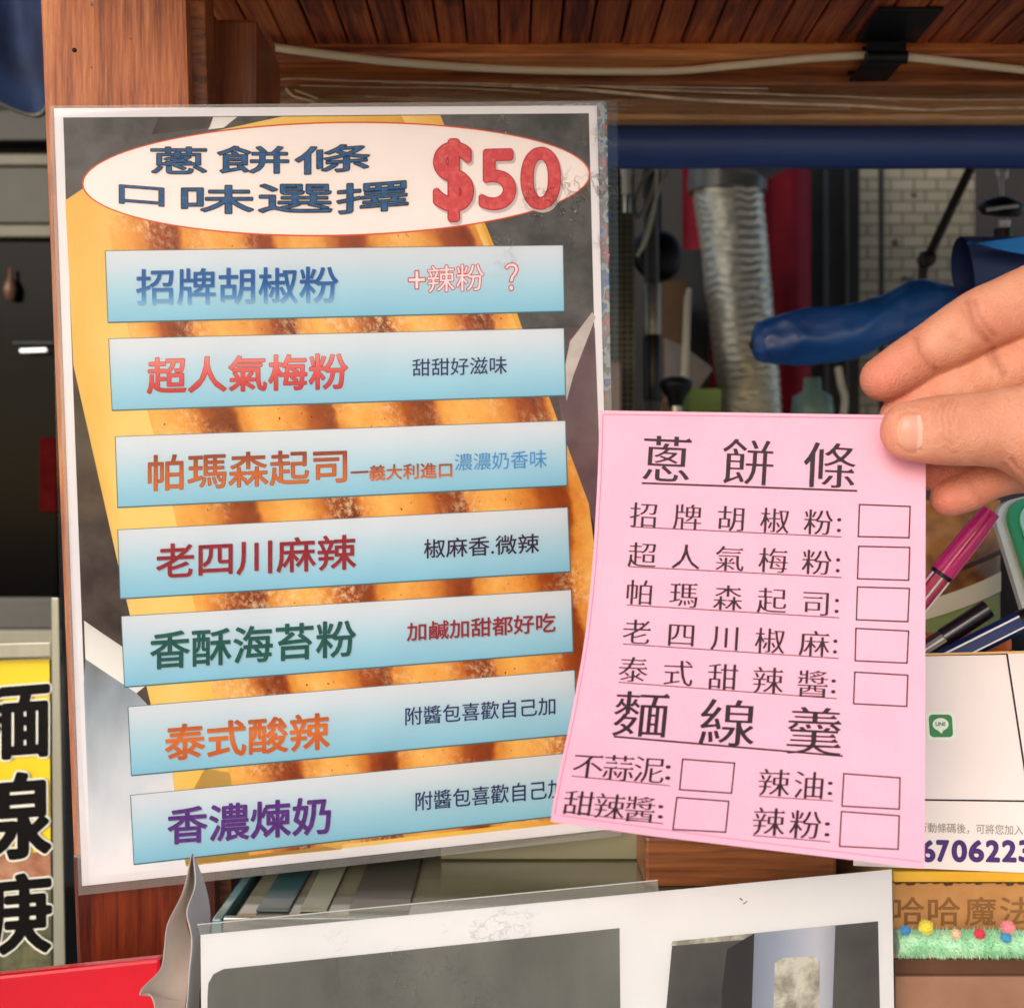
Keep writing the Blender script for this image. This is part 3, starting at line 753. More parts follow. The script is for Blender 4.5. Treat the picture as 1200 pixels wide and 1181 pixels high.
def put_char(mb, ch, q, Sf, off, style='song', bold=0.0, mi=0):
    """one character keeping its natural place inside the full character square q"""
    v, f = glyphs(ch); ev, ef = [], []
    if style == 'song' and ch not in ':': v, f, ev, ef = songti(v, f, (.011 if len(v) < 120 else .006))
    rx0, rx1, ry0, ry1 = (RX0 - .045, RX1 + .045, RY0 - .02, RY1 + .02)
    if ch == ':':
        rx0, rx1 = min(a[0] for a in v), max(a[0] for a in v); ry0, ry1 = min(a[1] for a in v), max(a[1] for a in v)
    TL, TR, BR, BL = q
    def mp(p):
        u, t = (p[0] - rx0) / (rx1 - rx0), (ry1 - p[1]) / (ry1 - ry0)
        return ((TL[0] * (1 - u) + TR[0] * u) * (1 - t) + (BL[0] * (1 - u) + BR[0] * u) * t,
                (TL[1] * (1 - u) + TR[1] * u) * (1 - t) + (BL[1] * (1 - u) + BR[1] * u) * t)
    em = abs(BL[1] - TL[1])
    sh = [(0, 0)] + ([(bold * em, 0), (-bold * em, 0)] if bold else [])
    for k, (dx, dy) in enumerate(sh):
        mb.add([Sf(mp(a)[0] + dx, mp(a)[1] + dy, off + k * 5e-6) for a in v], f, mi)
    if ev: mb.add([Sf(*mp(a), off + len(sh) * 5e-6) for a in ev], ef, mi)
def cell(x0, x1, y0, y1, slope, lean):
    """character square in crop units -> photo px quad; slope: fall per unit to the right, lean: shift per unit down"""
    w, h = x1 - x0, y1 - y0
    return [c7(x0, y0), c7(x1, y0 + slope * w), c7(x1 + lean * h, y1 + slope * w), c7(x0 + lean * h, y1)]
LO = .00012
def slip_row(name, text, first, last, colon, ul, ulw, lean=(-.07, -.05), bold=.014, slope=.045):
    t_ = MB(); n = len(text)
    for i, ch in enumerate(text):
        k = i / (n - 1) if n > 1 else 0
        c = [first[j] * (1 - k) + last[j] * k for j in range(4)]
        put_char(t_, ch, cell(*c, slope, lean[0] * (1 - k) + lean[1] * k), S, LO, 'song', bold)
    if colon: put_char(t_, ':', cell(*colon, .03, -.04), S, LO)
    strip(t_, c7(*ul[0]), c7(*ul[1]), ulw, S, LO + 3e-5, 0, 12)
    build(name, t_, INK, slip)
slip_row('heading', '蔥餅條', (250, 375, 68, 186), (664, 796, 84, 202), None, ((245, 188), (797, 208)), 2.2, bold=.013)
slip_row('flavour_line', '招牌胡椒粉', (218, 288, 238, 302), (663, 736, 256, 321), (746, 757, 277, 314), ((218, 300), (757, 326)), 1.0)
slip_row('flavour_line', '超人氣梅粉', (213, 284, 340, 404), (658, 733, 359, 423), (743, 754, 380, 417), ((212, 402), (757, 430)), 1.0)
slip_row('flavour_line', '帕瑪森起司', (207, 277, 436, 500), (656, 731, 463, 528), (740, 751, 484, 521), ((206, 500), (752, 533)), 1.0)
slip_row('flavour_line', '老四川椒麻', (199, 271, 537, 601), (651, 727, 566, 632), (736, 747, 588, 625), ((197, 600), (750, 637)), 1.0)
slip_row('flavour_line', '泰式甜辣醬', (188, 262, 633, 698), (646, 724, 668, 737), (731, 743, 690, 727), ((185, 698), (745, 740)), 1.0)
slip_row('heading', '麵線羹', (180, 318, 722, 838), (620, 762, 762, 884), None, ((173, 837), (760, 887)), 2.2, lean=(-.1, -.06), bold=.013)
slip_row('extra_line', '不蒜泥', (73, 150, 880, 944), (229, 307, 888, 955), (306, 320, 910, 948), ((65, 938), (317, 963)), 1.0, lean=(-.14, -.12), slope=.06)
slip_row('extra_line', '甜辣醬', (50, 127, 975, 1038), (207, 284, 990, 1056), (287, 301, 1012, 1047), ((42, 1030), (300, 1060)), 1.0, lean=(-.16, -.14), slope=.07)
slip_row('extra_line', '辣油', (547, 626, 920, 990), (638, 716, 926, 997), (722, 735, 952, 987), ((545, 990), (735, 1002)), 1.0, lean=(-.08, -.08), slope=.05)
slip_row('extra_line', '辣粉', (533, 614, 1019, 1091), (628, 708, 1026, 1099), (714, 728, 1056, 1093), ((528, 1090), (728, 1107)), 1.0, lean=(-.09, -.09), slope=.05)
for bx in ([(803, 243), (933, 248), (930, 328), (800, 325)], [(801, 350), (932, 353), (929, 437), (798, 433)], [(798, 454), (931, 458), (927, 543), (795, 538)],
           [(794, 560), (929, 567), (925, 649), (792, 643)], [(791, 672), (927, 680), (924, 760), (788, 753)], [(350, 895), (483, 905), (475, 982), (342, 973)],
           [(335, 993), (468, 1003), (460, 1082), (325, 1075)], [(763, 932), (907, 943), (905, 1023), (758, 1015)], [(757, 1029), (905, 1040), (902, 1126), (752, 1118)]):
    t_ = MB(); rect_frame(t_, [c7(*a) for a in bx], 1.7, S, LO); build('tick_box', t_, INK, slip)
t_ = MB()
strip(t_, (707, 485.5), (1081, 491), .8, S, LO, 0, 20)
for y in range(486, 952, 12): strip(t_, (smooth_left(y) + 4, y), (smooth_left(y + 12) + 4, y + 12), .8, S, LO, 0, 1)
strip(t_, (656, 955), (868, 984), .8, S, LO, 0, 12); strip(t_, (868, 984), (1080, 1009.5), .8, S, LO, 0, 12)
build('border_line', t_, PURPLE_LINE, slip)

# ------------------------------------------------------------------ the hand holding it (one continuous body, grown from tapering limbs)
def cr(pts, n=6):
    """Catmull-Rom through rows of numbers"""
    a = np.array(pts, float); a = np.vstack([2 * a[0] - a[1], a, 2 * a[-1] - a[-2]]); out = []
    for i in range(1, len(a) - 2):
        for k in range(n):
            t = k / n
            out.append(.5 * ((2 * a[i]) + (-a[i - 1] + a[i + 1]) * t + (2 * a[i - 1] - 5 * a[i] + 4 * a[i + 1] - a[i + 2]) * t * t + (-a[i - 1] + 3 * a[i] - 3 * a[i + 1] + a[i + 2]) * t ** 3))
    out.append(a[-2]); return np.array(out)
def limb(mb, rows, tipk=1.0, ends=(True, True), n=28):
    """rows: (px, py, depth, radius across in px, radius in depth in px)"""
    w = []
    for x, y, d, r, rd in rows:
        q = P(x, y, d); w.append((q.x, q.y, q.z, r * d / F, rd * d / F))
    c = cr(w, 7); rings = []
    def frame(i):
        a, b = c[max(i - 1, 0)][:3], c[min(i + 1, len(c) - 1)][:3]
        t = Vector(b - a).normalized(); y = Vector((0, 1, 0)); y = (y - t * y.dot(t)).normalized(); return t, t.cross(y), y
    def ring(o, s, y, a, b): return [o + s * (math.cos(2 * math.pi * k / n) * a) + y * (math.sin(2 * math.pi * k / n) * b) for k in range(n)]
    t, s, y = frame(0); o = Vector(c[0][:3])
    if ends[0]:
        for k in range(7, 0, -1):
            a = math.pi / 2 * k / 7.5; rings.append(ring(o - t * math.sin(a) * c[0][3] * tipk, s, y, c[0][3] * math.cos(a), c[0][4] * math.cos(a)))
    for i in range(len(c)):
        t, s, y = frame(i); rings.append(ring(Vector(c[i][:3]), s, y, c[i][3], c[i][4]))
    if ends[1]:
        for k in range(1, 8):
            a = math.pi / 2 * k / 7.5; rings.append(ring(Vector(c[-1][:3]) + t * math.sin(a) * c[-1][3], s, y, c[-1][3] * math.cos(a), c[-1][4] * math.cos(a)))
    v = [q for g in rings for q in g]; L = len(rings)
    f = [(i * n + k, i * n + (k + 1) % n, (i + 1) * n + (k + 1) % n, (i + 1) * n + k) for i in range(L - 1) for k in range(n)]
    f += [tuple(range(n))[::-1], tuple(range((L - 1) * n, L * n))]
    mb.add(v, f, 0, True)
hb = MB()
index = [(1035, 444, .362, 27, 26), (1056, 431, .362, 29.5, 29), (1081, 415.5, .362, 31, 30), (1110, 399, .361, 34.5, 33), (1147, 377, .360, 38, 36), (1176, 365, .360, 39.5, 38), (1205, 355, .359, 43, 40), (1265, 335, .356, 48, 45), (1350, 318, .352, 54, 50)]
thumb = [(1068, 505, .3405, 35.5, 26), (1084, 504.5, .3402, 39, 31), (1104, 504, .340, 41.5, 35), (1128, 503.5, .340, 43, 38), (1150, 502.5, .340, 44, 41), (1176, 502, .340, 49, 46), (1206, 505, .339, 60, 54), (1250, 512, .338, 78, 62), (1320, 515, .336, 100, 72), (1400, 530, .330, 112, 80)]
middle = [(1058, 489, .366, 27, 26), (1092, 470, .3645, 30, 28), (1140, 451, .364, 33, 32), (1172, 437, .364, 35, 34), (1205, 424, .363, 38, 37), (1280, 402, .359, 47, 46), (1360, 390, .354, 55, 52)]
ring_f = [(1080, 553, .3650, 23, 24), (1106, 545, .3645, 26, 27), (1136, 532, .364, 28, 29), (1170, 516, .363, 33, 33), (1220, 496, .361, 40, 40), (1290, 475, .357, 48, 47), (1370, 462, .351, 54, 52)]
little = [(1113, 584, .3585, 22, 22), (1134, 575.5, .358, 24, 23.5), (1160, 561, .3575, 25, 25), (1190, 550, .357, 29, 28), (1225, 545, .355, 34, 34), (1290, 540, .351, 42, 42), (1370, 535, .346, 50, 50)]
palm = [(1330, 430, .350, 128, 62), (1390, 445, .346, 142, 74), (1470, 480, .336, 140, 82), (1560, 520, .322, 118, 84), (1640, 548, .306, 100, 82)]
limb(hb, index, 1.0); limb(hb, thumb, 1.02); limb(hb, middle, 1.0); limb(hb, ring_f, .95); limb(hb, little, 1.05); limb(hb, palm, .5)
a0 = P(1620, 545, .308)
arm_pts = [(1640, 548, .306), ]
fm = MB()
wr = [(1610, 538, .312, 100, 80), (1720, 580, .286, 104, 88), (1950, 680, .240, 128, 118), (2450, 950, .180, 190, 180), (3300, 1500, .130, 300, 290)]
limb(hb, wr, .4)
person = thing('person', 'bare right hand of a person pinching the pink slip by its corner, thumb in front', 'person', tuple(P(1400, 520, .34)))
tmp_me = bpy.data.meshes.new('hand_raw'); tmp_me.from_pydata(hb.v, [], hb.f)
tmp = bpy.data.objects.new('hand_raw', tmp_me); COL.objects.link(tmp)
md = tmp.modifiers.new('remesh', 'REMESH'); md.mode = 'VOXEL'; md.voxel_size = .0006; md.use_smooth_shade = True
bpy.context.view_layer.update()
ev = tmp.evaluated_get(bpy.context.evaluated_depsgraph_get()); hm = bpy.data.meshes.new_from_object(ev)
bpy.data.objects.remove(tmp)
nv = len(hm.vertices)
co = np.empty(nv * 3); hm.vertices.foreach_get('co', co); co = co.reshape(-1, 3)
ed = np.empty(len(hm.edges) * 2, int); hm.edges.foreach_get('vertices', ed); ed = ed.reshape(-1, 2)
deg = np.bincount(ed.ravel(), minlength=nv).astype(float)
def lap(c, it, k):
    for _ in range(it):
        acc = np.zeros_like(c)
        for ax in range(3):
            acc[:, ax] = np.bincount(ed[:, 0], c[ed[:, 1], ax], nv) + np.bincount(ed[:, 1], c[ed[:, 0], ax], nv)
        c = c + k * (acc / deg[:, None] - c)
    return c
co = lap(co, 7, .55)
hm.vertices.foreach_set('co', co.ravel()); hm.update()
nr = np.empty(nv * 3); hm.vertex_normals.foreach_get('vector', nr); nr = nr.reshape(-1, 3)
px = 600 + F * co[:, 0] / co[:, 1]; py = 590.5 - F * (co[:, 2] - ZC) / co[:, 1]
facing = np.clip(-nr[:, 1] * 1.4 + .25, 0, 1)
def seg_d(poly):
    best = np.full(nv, 1e9)
    for (ax, ay), (bx, by) in zip(poly, poly[1:]):
        dx, dy = bx - ax, by - ay; t = np.clip(((px - ax) * dx + (py - ay) * dy) / (dx * dx + dy * dy), 0, 1)
        best = np.minimum(best, np.hypot(px - ax - t * dx, py - ay - t * dy))
    return best
disp = np.zeros(nv)
is_thumb = co[:, 1] < .3475
creases = [  # polyline, depth mm, width px, on the thumb?
    ([(1074, 396), (1080, 412), (1090, 427), (1097, 434)], .55, 2.6, 0), ([(1080, 398), (1087, 412), (1096, 424)], .25, 2.2, 0),
    ([(1134, 352), (1139, 370), (1147, 386), (1158, 401)], .75, 3.0, 0), ([(1141, 352), (1148, 370), (1157, 384), (1166, 394)], .45, 2.4, 0), ([(1128, 362), (1136, 378), (1146, 392)], .25, 2.2, 0),
    ([(1163, 412), (1170, 424), (1178, 438)], .7, 3.0, 0), ([(1158, 416), (1166, 430)], .3, 2.2, 0),
    ([(1105, 470), (1100, 478), (1097, 489), (1099, 500)], .34, 2.0, 1), ([(1111, 468), (1106, 477), (1104, 490), (1107, 502)], .40, 2.0, 1), ([(1117, 468), (1113, 478), (1111, 489), (1114, 500)], .36, 1.9, 1),
    ([(1123, 471), (1119, 481), (1118, 491)], .28, 1.8, 1), ([(1095, 476), (1093, 486), (1094, 496)], .22, 1.6, 1), ([(1103, 508), (1109, 516), (1118, 522)], .22, 1.8, 1), ([(1112, 506), (1119, 512), (1127, 515)], .2, 1.7, 1), ([(1108, 525), (1116, 530), (1128, 533)], .16, 1.8, 1),
    ([(1176, 545), (1184, 553), (1192, 563)], .6, 2.6, 1), ([(1184, 538), (1191, 548), (1200, 556)], .4, 2.4, 1), ([(1170, 548), (1177, 557)], .3, 2.2, 1),
    ([(1136, 562), (1142, 575), (1150, 586)], .25, 2.4, 0)]
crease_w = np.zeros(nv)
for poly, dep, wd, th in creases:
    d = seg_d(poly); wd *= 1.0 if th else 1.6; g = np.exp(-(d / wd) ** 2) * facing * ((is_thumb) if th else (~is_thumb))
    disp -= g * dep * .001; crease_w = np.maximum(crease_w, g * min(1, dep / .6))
# pads: slight fullness of the finger ends
for cx, cy, r, amt, th in ((1046, 446, 22, .5, 0), (1112, 585, 15, .3, 0)):
    disp += np.exp(-((px - cx) ** 2 + (py - cy) ** 2) / r ** 2) * facing * amt * .001 * ((is_thumb) if th else (~is_thumb))
# nail groove
NAIL = [(1052, 486), (1062, 481.5), (1078, 482), (1082, 492), (1083, 512), (1081, 528), (1070, 531.5), (1058, 529), (1050, 520)]
nd = seg_d(NAIL + NAIL[:1])
disp -= np.exp(-(nd / 2.6) ** 2) * facing * is_thumb * .00030
inside = np.zeros(nv, bool)
for (ax, ay), (bx, by) in zip(NAIL, NAIL[1:] + NAIL[:1]):
    c_ = ((ay > py) != (by > py)); xi = (bx - ax) * (py - ay) / ((by - ay) if by != ay else 1e-9) + ax
    inside ^= c_ & (px < xi)
for i in range(nv):
    if 990 < px[i] < 1260 and nr[i, 1] < .3:
        q = Vector(co[i]) * 1000
        disp[i] += .00010 * noise.noise(q * .16) + .00005 * noise.noise(q * .5)
        s_ = q.x * .9 + q.z * .35 + 2.2 * noise.noise(q * .12)
        disp[i] -= .000075 * max(0, math.sin(s_ * 3.1)) ** 6 * (1 + noise.noise(q * .3))
co = co + nr * disp[:, None]
# colour of the skin: redder at finger ends, darker along folds
at = hm.color_attributes.new('flush', 'FLOAT_COLOR', 'POINT')
fl = np.zeros(nv)
for cx, cy, r, a, th in ((1030, 450, 46, .9, 0), (1060, 425, 40, .5, 0), (1045, 500, 22, .35, 1), (1105, 588, 34, 1.0, 0), (1100, 560, 32, .9, 0), (1150, 372, 26, .25, 0), (1150, 580, 40, .6, 0)):
    fl = np.maximum(fl, a * np.exp(-((px - cx) ** 2 + (py - cy) ** 2) / r ** 2) * ((is_thumb) if th else (~is_thumb)))
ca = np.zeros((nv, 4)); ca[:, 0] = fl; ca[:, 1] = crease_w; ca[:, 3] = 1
at.data.foreach_set('color', ca.ravel())
org = np.array(person['_org'])
hm.vertices.foreach_set('co', (co - org).ravel()); hm.update()
hm.polygons.foreach_set('use_smooth', [True] * len(hm.polygons))
skin = bpy.data.materials.new('skin'); skin.use_nodes = True
nt = skin.node_tree; b = nt.nodes['Principled BSDF']
b.inputs['Roughness'].default_value = .55; b.inputs['Specular IOR Level'].default_value = .38
b.inputs['Subsurface Weight'].default_value = .14; b.inputs['Subsurface Radius'].default_value = (1, .3, .15); b.inputs['Subsurface Scale'].default_value = .0025
tc = node(nt, 'ShaderNodeTexCoord'); va = node(nt, 'ShaderNodeVertexColor', layer_name='flush'); sp = node(nt, 'ShaderNodeSeparateColor'); nt.links.new(va.outputs[0], sp.inputs[0])
n1 = node(nt, 'ShaderNodeTexNoise', n2=140.0, n3=5.0); nt.links.new(tc.outputs['Object'], n1.inputs[0])
rp = node(nt, 'ShaderNodeValToRGB'); e = rp.color_ramp.elements
e[0].position = .3; e[0].color = lin('#c78162'); e[1].position = .72; e[1].color = lin('#db9f80'); nt.links.new(n1.outputs[0], rp.inputs[0])
mx = node(nt, 'ShaderNodeMix', data_type='RGBA'); mx.inputs[7].default_value = lin('#d07a64')
nb = node(nt, 'ShaderNodeTexNoise', n2=70.0, n3=6.0, n4=.65); nt.links.new(tc.outputs['Object'], nb.inputs[0])
rb_ = node(nt, 'ShaderNodeMapRange'); rb_.inputs[1].default_value = .45; rb_.inputs[2].default_value = .72; rb_.inputs[4].default_value = .5; nt.links.new(nb.outputs[0], rb_.inputs[0])
mb_ = node(nt, 'ShaderNodeMix', data_type='RGBA'); mb_.inputs[7].default_value = lin('#c46e56'); nt.links.new(rb_.outputs[0], mb_.inputs[0]); nt.links.new(rp.outputs[0], mb_.inputs[6])
nt.links.new(sp.outputs[0], mx.inputs[0]); nt.links.new(mb_.outputs[2], mx.inputs[6])
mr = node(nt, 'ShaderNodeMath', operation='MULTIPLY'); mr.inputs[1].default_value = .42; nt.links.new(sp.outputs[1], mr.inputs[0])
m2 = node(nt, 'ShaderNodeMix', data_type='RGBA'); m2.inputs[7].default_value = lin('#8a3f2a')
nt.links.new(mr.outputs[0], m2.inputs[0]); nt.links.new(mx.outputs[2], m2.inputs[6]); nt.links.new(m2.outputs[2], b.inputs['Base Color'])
vo = node(nt, 'ShaderNodeTexVoronoi', feature='DISTANCE_TO_EDGE'); vo.inputs['Scale'].default_value = 1100; nt.links.new(tc.outputs['Object'], vo.inputs['Vector'])
n3 = node(nt, 'ShaderNodeTexNoise', n2=900.0, n3=4.0); nt.links.new(tc.outputs['Object'], n3.inputs[0])
ad = node(nt, 'ShaderNodeMath', operation='ADD'); nt.links.new(vo.outputs['Distance'], ad.inputs[0]); nt.links.new(n3.outputs[0], ad.inputs[1])
bp = node(nt, 'ShaderNodeBump'); bp.inputs['Strength'].default_value = .6; bp.inputs['Distance'].default_value = .0005
nt.links.new(ad.outputs[0], bp.inputs['Height']); nt.links.new(bp.outputs[0], b.inputs['Normal'])
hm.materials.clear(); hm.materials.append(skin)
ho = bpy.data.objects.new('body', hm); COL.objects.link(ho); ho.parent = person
# thumb nail: a thin curved plate lying on the thumb
bvh = BVHTree.FromPolygons([Vector(c) for c in co], [tuple(p.vertices) for p in hm.polygons])
def on_thumb(x, y, up):
    d = Vector(((x - 600) / F, 1, -(y - 590.5) / F)).normalized()
    h = bvh.ray_cast(Vector((0, 0, ZC)), d)
    return (h[0] - d * up) if h[0] is not None else P(x, y, .33)
nlb = MB(); rows_ = 12
def nail_pt(u, v):
    """u along (tip to root), v across"""
    xl = 1050.5 + 6.5 * (2 * abs(v - .5)) ** 2.6; xr = 1082.5 - 4.0 * (2 * abs(v - .5)) ** 3
    yt = 484 - 1.5 * u; yb = 529 + 2.0 * u
    return (xl + (xr - xl) * u, yt + (yb - yt) * v)
def nail_fn(u, v):
    x, y = nail_pt(u, v); e_ = min(u, 1 - u, v, 1 - v)
    q = on_thumb(x, y, 0)
    return q + Vector((0, -1, 0)) * (.00042 * min(1, e_ * 9) - .00012)
pts = [[nail_fn(i / 20, j / 20) for i in range(21)] for j in range(21)]
for _ in range(4):
    for j in range(1, 20):
        for i in range(1, 20):
            pts[j][i] = (pts[j][i] * 2 + pts[j - 1][i] + pts[j + 1][i] + pts[j][i - 1] + pts[j][i + 1]) / 6
nlb.add([q for r_ in pts for q in r_], [(j * 21 + i, j * 21 + i + 1, (j + 1) * 21 + i + 1, (j + 1) * 21 + i) for j in range(20) for i in range(20)], 0, True, [(i / 20, j / 20) for j in range(21) for i in range(21)])
nm = grad_mat('thumb nail', [(0, '#dcae88'), (.14, '#d59a80'), (.72, '#d39683'), (.84, '#dfb3a0'), (1, '#e0b8a6')], rough=.34, coord=0)
nm.node_tree.nodes['Principled BSDF'].inputs['Coat Weight'].default_value = .2
build('fingernail', nlb, nm, person)

# ------------------------------------------------------------------ white laminated poster in front of the glass case
M2C = MN.dot(P(235, 1095, .355) - Vector((0, 0, ZC)))
def M2(px, py, off=0.0):
    r = Vector(((px - 600) / F, 1.0, -(py - 590.5) / F)); return Vector((0, 0, ZC)) + r * ((M2C - off) / MN.dot(r))
po = thing('photo_poster', 'white laminated sheet with grey photographs printed on it, standing in front at the bottom', 'poster', tuple(M2(640, 1500)))
BT = 1712
p = MB(); quad_grid(p, [(235, 1095), (1045, 1018.5), (1056, BT - 50), (241, BT)], M2, 0, 8, 8, back=.0003)
build('paper', p, mat('poster paper', (.80, .79, .80), (.83, .82, .83), scale=8, rough=.5), po)
p = MB(); q = [(231, 1083), (760, 1032), (770, 1043.5), (1049, 1016.5), (1060, BT - 44), (236, BT + 4)]
p.poly([M2(x, y, .0007) for x, y in q]); build('laminate_film', p, film_mat('poster film', .09, .03, tuple(M2(500, 1140) - M2(640, 1500)), .05), po)
p = MB()
q1 = [(231, 1083), (770, 1031)]; 
p.poly([M2(x, y, .0005) for x, y in [(231, 1083), (770, 1031), (772, 1044), (234.5, 1095)]])
fe = bpy.data.materials.new('poster film edge'); fe.use_nodes = True
b = fe.node_tree.nodes['Principled BSDF']; b.inputs['Base Color'].default_value = lin('#a8a8a0'); b.inputs['Alpha'].default_value = .42; b.inputs['Roughness'].default_value = .08
build('film_edge', p, fe, po)
p = MB(); strip(p, (231, 1083), (771, 1031), 1.3, M2, .0009); build('film_rim', p, mat('film rim', '#b9bab4', rough=.2), po)
GREYP = mat('print mottled grey', '#4e4e48', '#8a8a82', scale=13, detail=10, rough=.35, lo=.3, hi=.75, stretch=(1, 1, .45))
ph1 = MB()
q = [(243, 1170), (244, 1152), (250, 1141), (262, 1135), (726, 1087), (731, 1600), (246, 1650)]
ph1.poly([M2(x, y, .0001) for x, y in q])
build('grey_photo', ph1, GREYP, po)
ph2 = MB()
def q2(pts, off, mi, uv=None): ph2.poly([M2(x, y, off) for x, y in pts], mi, uv)
q2([(788, 1102.5), (1029, 1079), (1040, 1600), (740, 1620)], .0001, 0)
q2([(788, 1102.5), (884, 1093), (880, 1100), (786, 1108)], .00012, 2, [(0, 0), (1, 0), (1, 1), (0, 1)])
q2([(852, 1112), (884, 1093), (877, 1300), (842, 1300), (846, 1160)], .00013, 3)
q2([(884, 1093), (979, 1083.5), (970, 1340), (876, 1340)], .00014, 1, [(0, 1), (1, 1), (1, 0), (0, 0)])
q2([(908, 1128), (918, 1122), (955, 1120), (961, 1126), (958, 1300), (903, 1300)], .00016, 2, [(0, 1), (.2, 1), (.8, 1), (1, 1), (1, 0), (0, 0)])
build('stall_photo', ph2, [mat('print dark photo grey', '#45423f', '#67635e', scale=18, rough=.35), grad_mat('print bluish pole', [(0, '#8b93a3'), (.4, '#a3aabb'), (.75, '#c2c2cc'), (1, '#a9aab4')], coord=0, nscale=3, namt=.3, rough=.35),
      mat('print pale food', '#8f8b7a', '#cfcbbd', scale=150, rough=.35, lo=.4, hi=.62), mat('print near black', '#2c2a28', '#3a3735', scale=20, rough=.35)], po)
sc = MB(); strip(sc, (867, 1052), (870, 1054.5), 1.2, M2, .0002); strip(sc, (871, 1059), (876, 1055.5), .8, M2, .0002); build('scuff_mark', sc, INK, po)

# ------------------------------------------------------------------ curled sheets standing at the poster's left end
def curl(name, label, A, B, m, dA, dB, group=None):
    a = cr([(x, y, dA) for x, y in A], 8); b_ = cr([(x, y, dB) for x, y in B], 8); n = min(len(a), len(b_))
    g = MB()
    def fn(u, v):
        i = v * (n - 1); k = min(int(i), n - 2); t = i - k
        p0 = a[k] * (1 - t) + a[k + 1] * t; p1 = b_[k] * (1 - t) + b_[k + 1] * t
        w = p0 * (1 - u) + p1 * u
        return P(w[0], w[1], w[2] + .002 * math.sin(u * math.pi))
    g.grid(fn, 10, 60, 0, True, thick=(.00025, .0002, 0))
    o = build(name, g, m, loc=tuple(P(A[-1][0], A[-1][1], dA))); tag(o, label, 'paper sheet', group)
SH1 = mat('shade side paper', '#cdbcae', '#dccdc0', scale=30, rough=.8, bump=.1); SH2 = mat('worn paper front', '#ddd6d0', '#e8e3de', scale=25, rough=.7, bump=.1)  # first paper's brown-grey tone has its shade side put into the colour
ZB = 1730
curl('paper_sheet', 'wavy paper sheet on edge, coloured darker for its shade side, left of the white poster',
     [(224, 1000), (214, 1044), (196, 1082), (192, 1112), (187, 1136), (163, 1164), (182, 1186), (190, 1400), (190, ZB)],
     [(225.5, 1000), (227, 1040), (217, 1075), (223, 1105), (220, 1140), (217, 1170), (216, 1200), (218, 1400), (218, ZB - 30)], SH1, .352, .368)
curl('paper_sheet', 'white curled paper sheet standing on edge, between the darker sheet and the white poster',
     [(226, 1003), (228, 1037), (218.5, 1068), (224, 1100), (221, 1140), (219, 1170), (218, 1200), (220, 1400), (220, ZB)],
     [(229, 1008), (239, 1035), (245, 1064), (244.5, 1090), (240, 1110), (234, 1150), (232, 1200), (230, 1400), (230, ZB - 60)], SH2, .3535, .3725)

# ------------------------------------------------------------------ red box in front of the post
rb = MB(); tl, tr = P(-60, 1149, .372), P(188, 1123, .385); bk = Vector((0, .005, 0))
bl, br_ = Vector((tl.x, tl.y, 1.2005)), Vector((tr.x, tr.y, 1.2005))
rb.hexa([tl, tr, br_, bl, tl + bk, tr + bk, br_ + bk, bl + bk], .0012)
tag(build('red_board', rb, RED_P, loc=tuple(bl)), 'glossy red plastic board at the foot of the wooden post, lower left', 'board')

# ------------------------------------------------------------------ right side: cardboard box, card, pens
bx = thing('cardboard_box', 'brown cardboard box lettered on the front, with mint plush trim and yellow edge', 'box', tuple(P(1150, 1300, .42)))
fx0, fx1 = P(1046, 0, .405).x, P(1420, 0, .405).x
zt = P(0, 1033, .405).z
p = MB(); p.box((fx0, .405, 1.2005), (fx1, .64, zt), .0012); build('carton', p, CARD, bx)
def FB(px, py, off=0.0): return P(px, py, .405 - off)
p = MB(); p.box((fx0 - .0003, .4035, zt + .0003), (fx1, .64, P(0, 1021, .4035).z), .0008); build('yellow_lid', p, mat('yellow board', '#dba11c', '#e6b033', scale=30, rough=.6), bx)
p = MB(); xs = 1046
p.add([FB(1046, 1031.6, .0011), FB(1400, 1031.6, .0011), FB(1400, 1034.4, .0011), FB(1046, 1034.4, .0011)], [(0, 3, 2, 1)])
while xs < 1400:
    w = random.uniform(9, 17); h_ = random.uniform(1.6, 4.6)
    p.add([FB(xs, 1032.2, .0012), FB(xs + w, 1032.2, .0012), FB(xs + w * .8, 1032.5 + h_, .0012), FB(xs + w * .3, 1032.8 + h_ * 1.1, .0012)], [(0, 1, 2, 3)]); xs += w
build('torn_edge', p, mat('torn edge brown', '#4a2c14', rough=.9), bx)
lt = MB()
LB = mat('pressed letter brown', '#7d5228', '#8a5c2f', scale=60, rough=.85)
for ch, x0, x1 in (('哈', 1025, 1082), ('哈', 1088, 1125), ('魔', 1130, 1167), ('法', 1172, 1212)):
    pass
for ch, x0, x1, y0, y1 in (('哈', 1044, 1083, 1051, 1084), ('哈', 1088, 1125, 1051, 1084), ('魔', 1131, 1167, 1051, 1084), ('法', 1172, 1209, 1051, 1084)):
    put_text(lt, ch, [(x0, y0), (x1, y0), (x1, y1), (x0, y1)], FB, .00025, 0, .012)
build('lettering', lt, LB, bx)
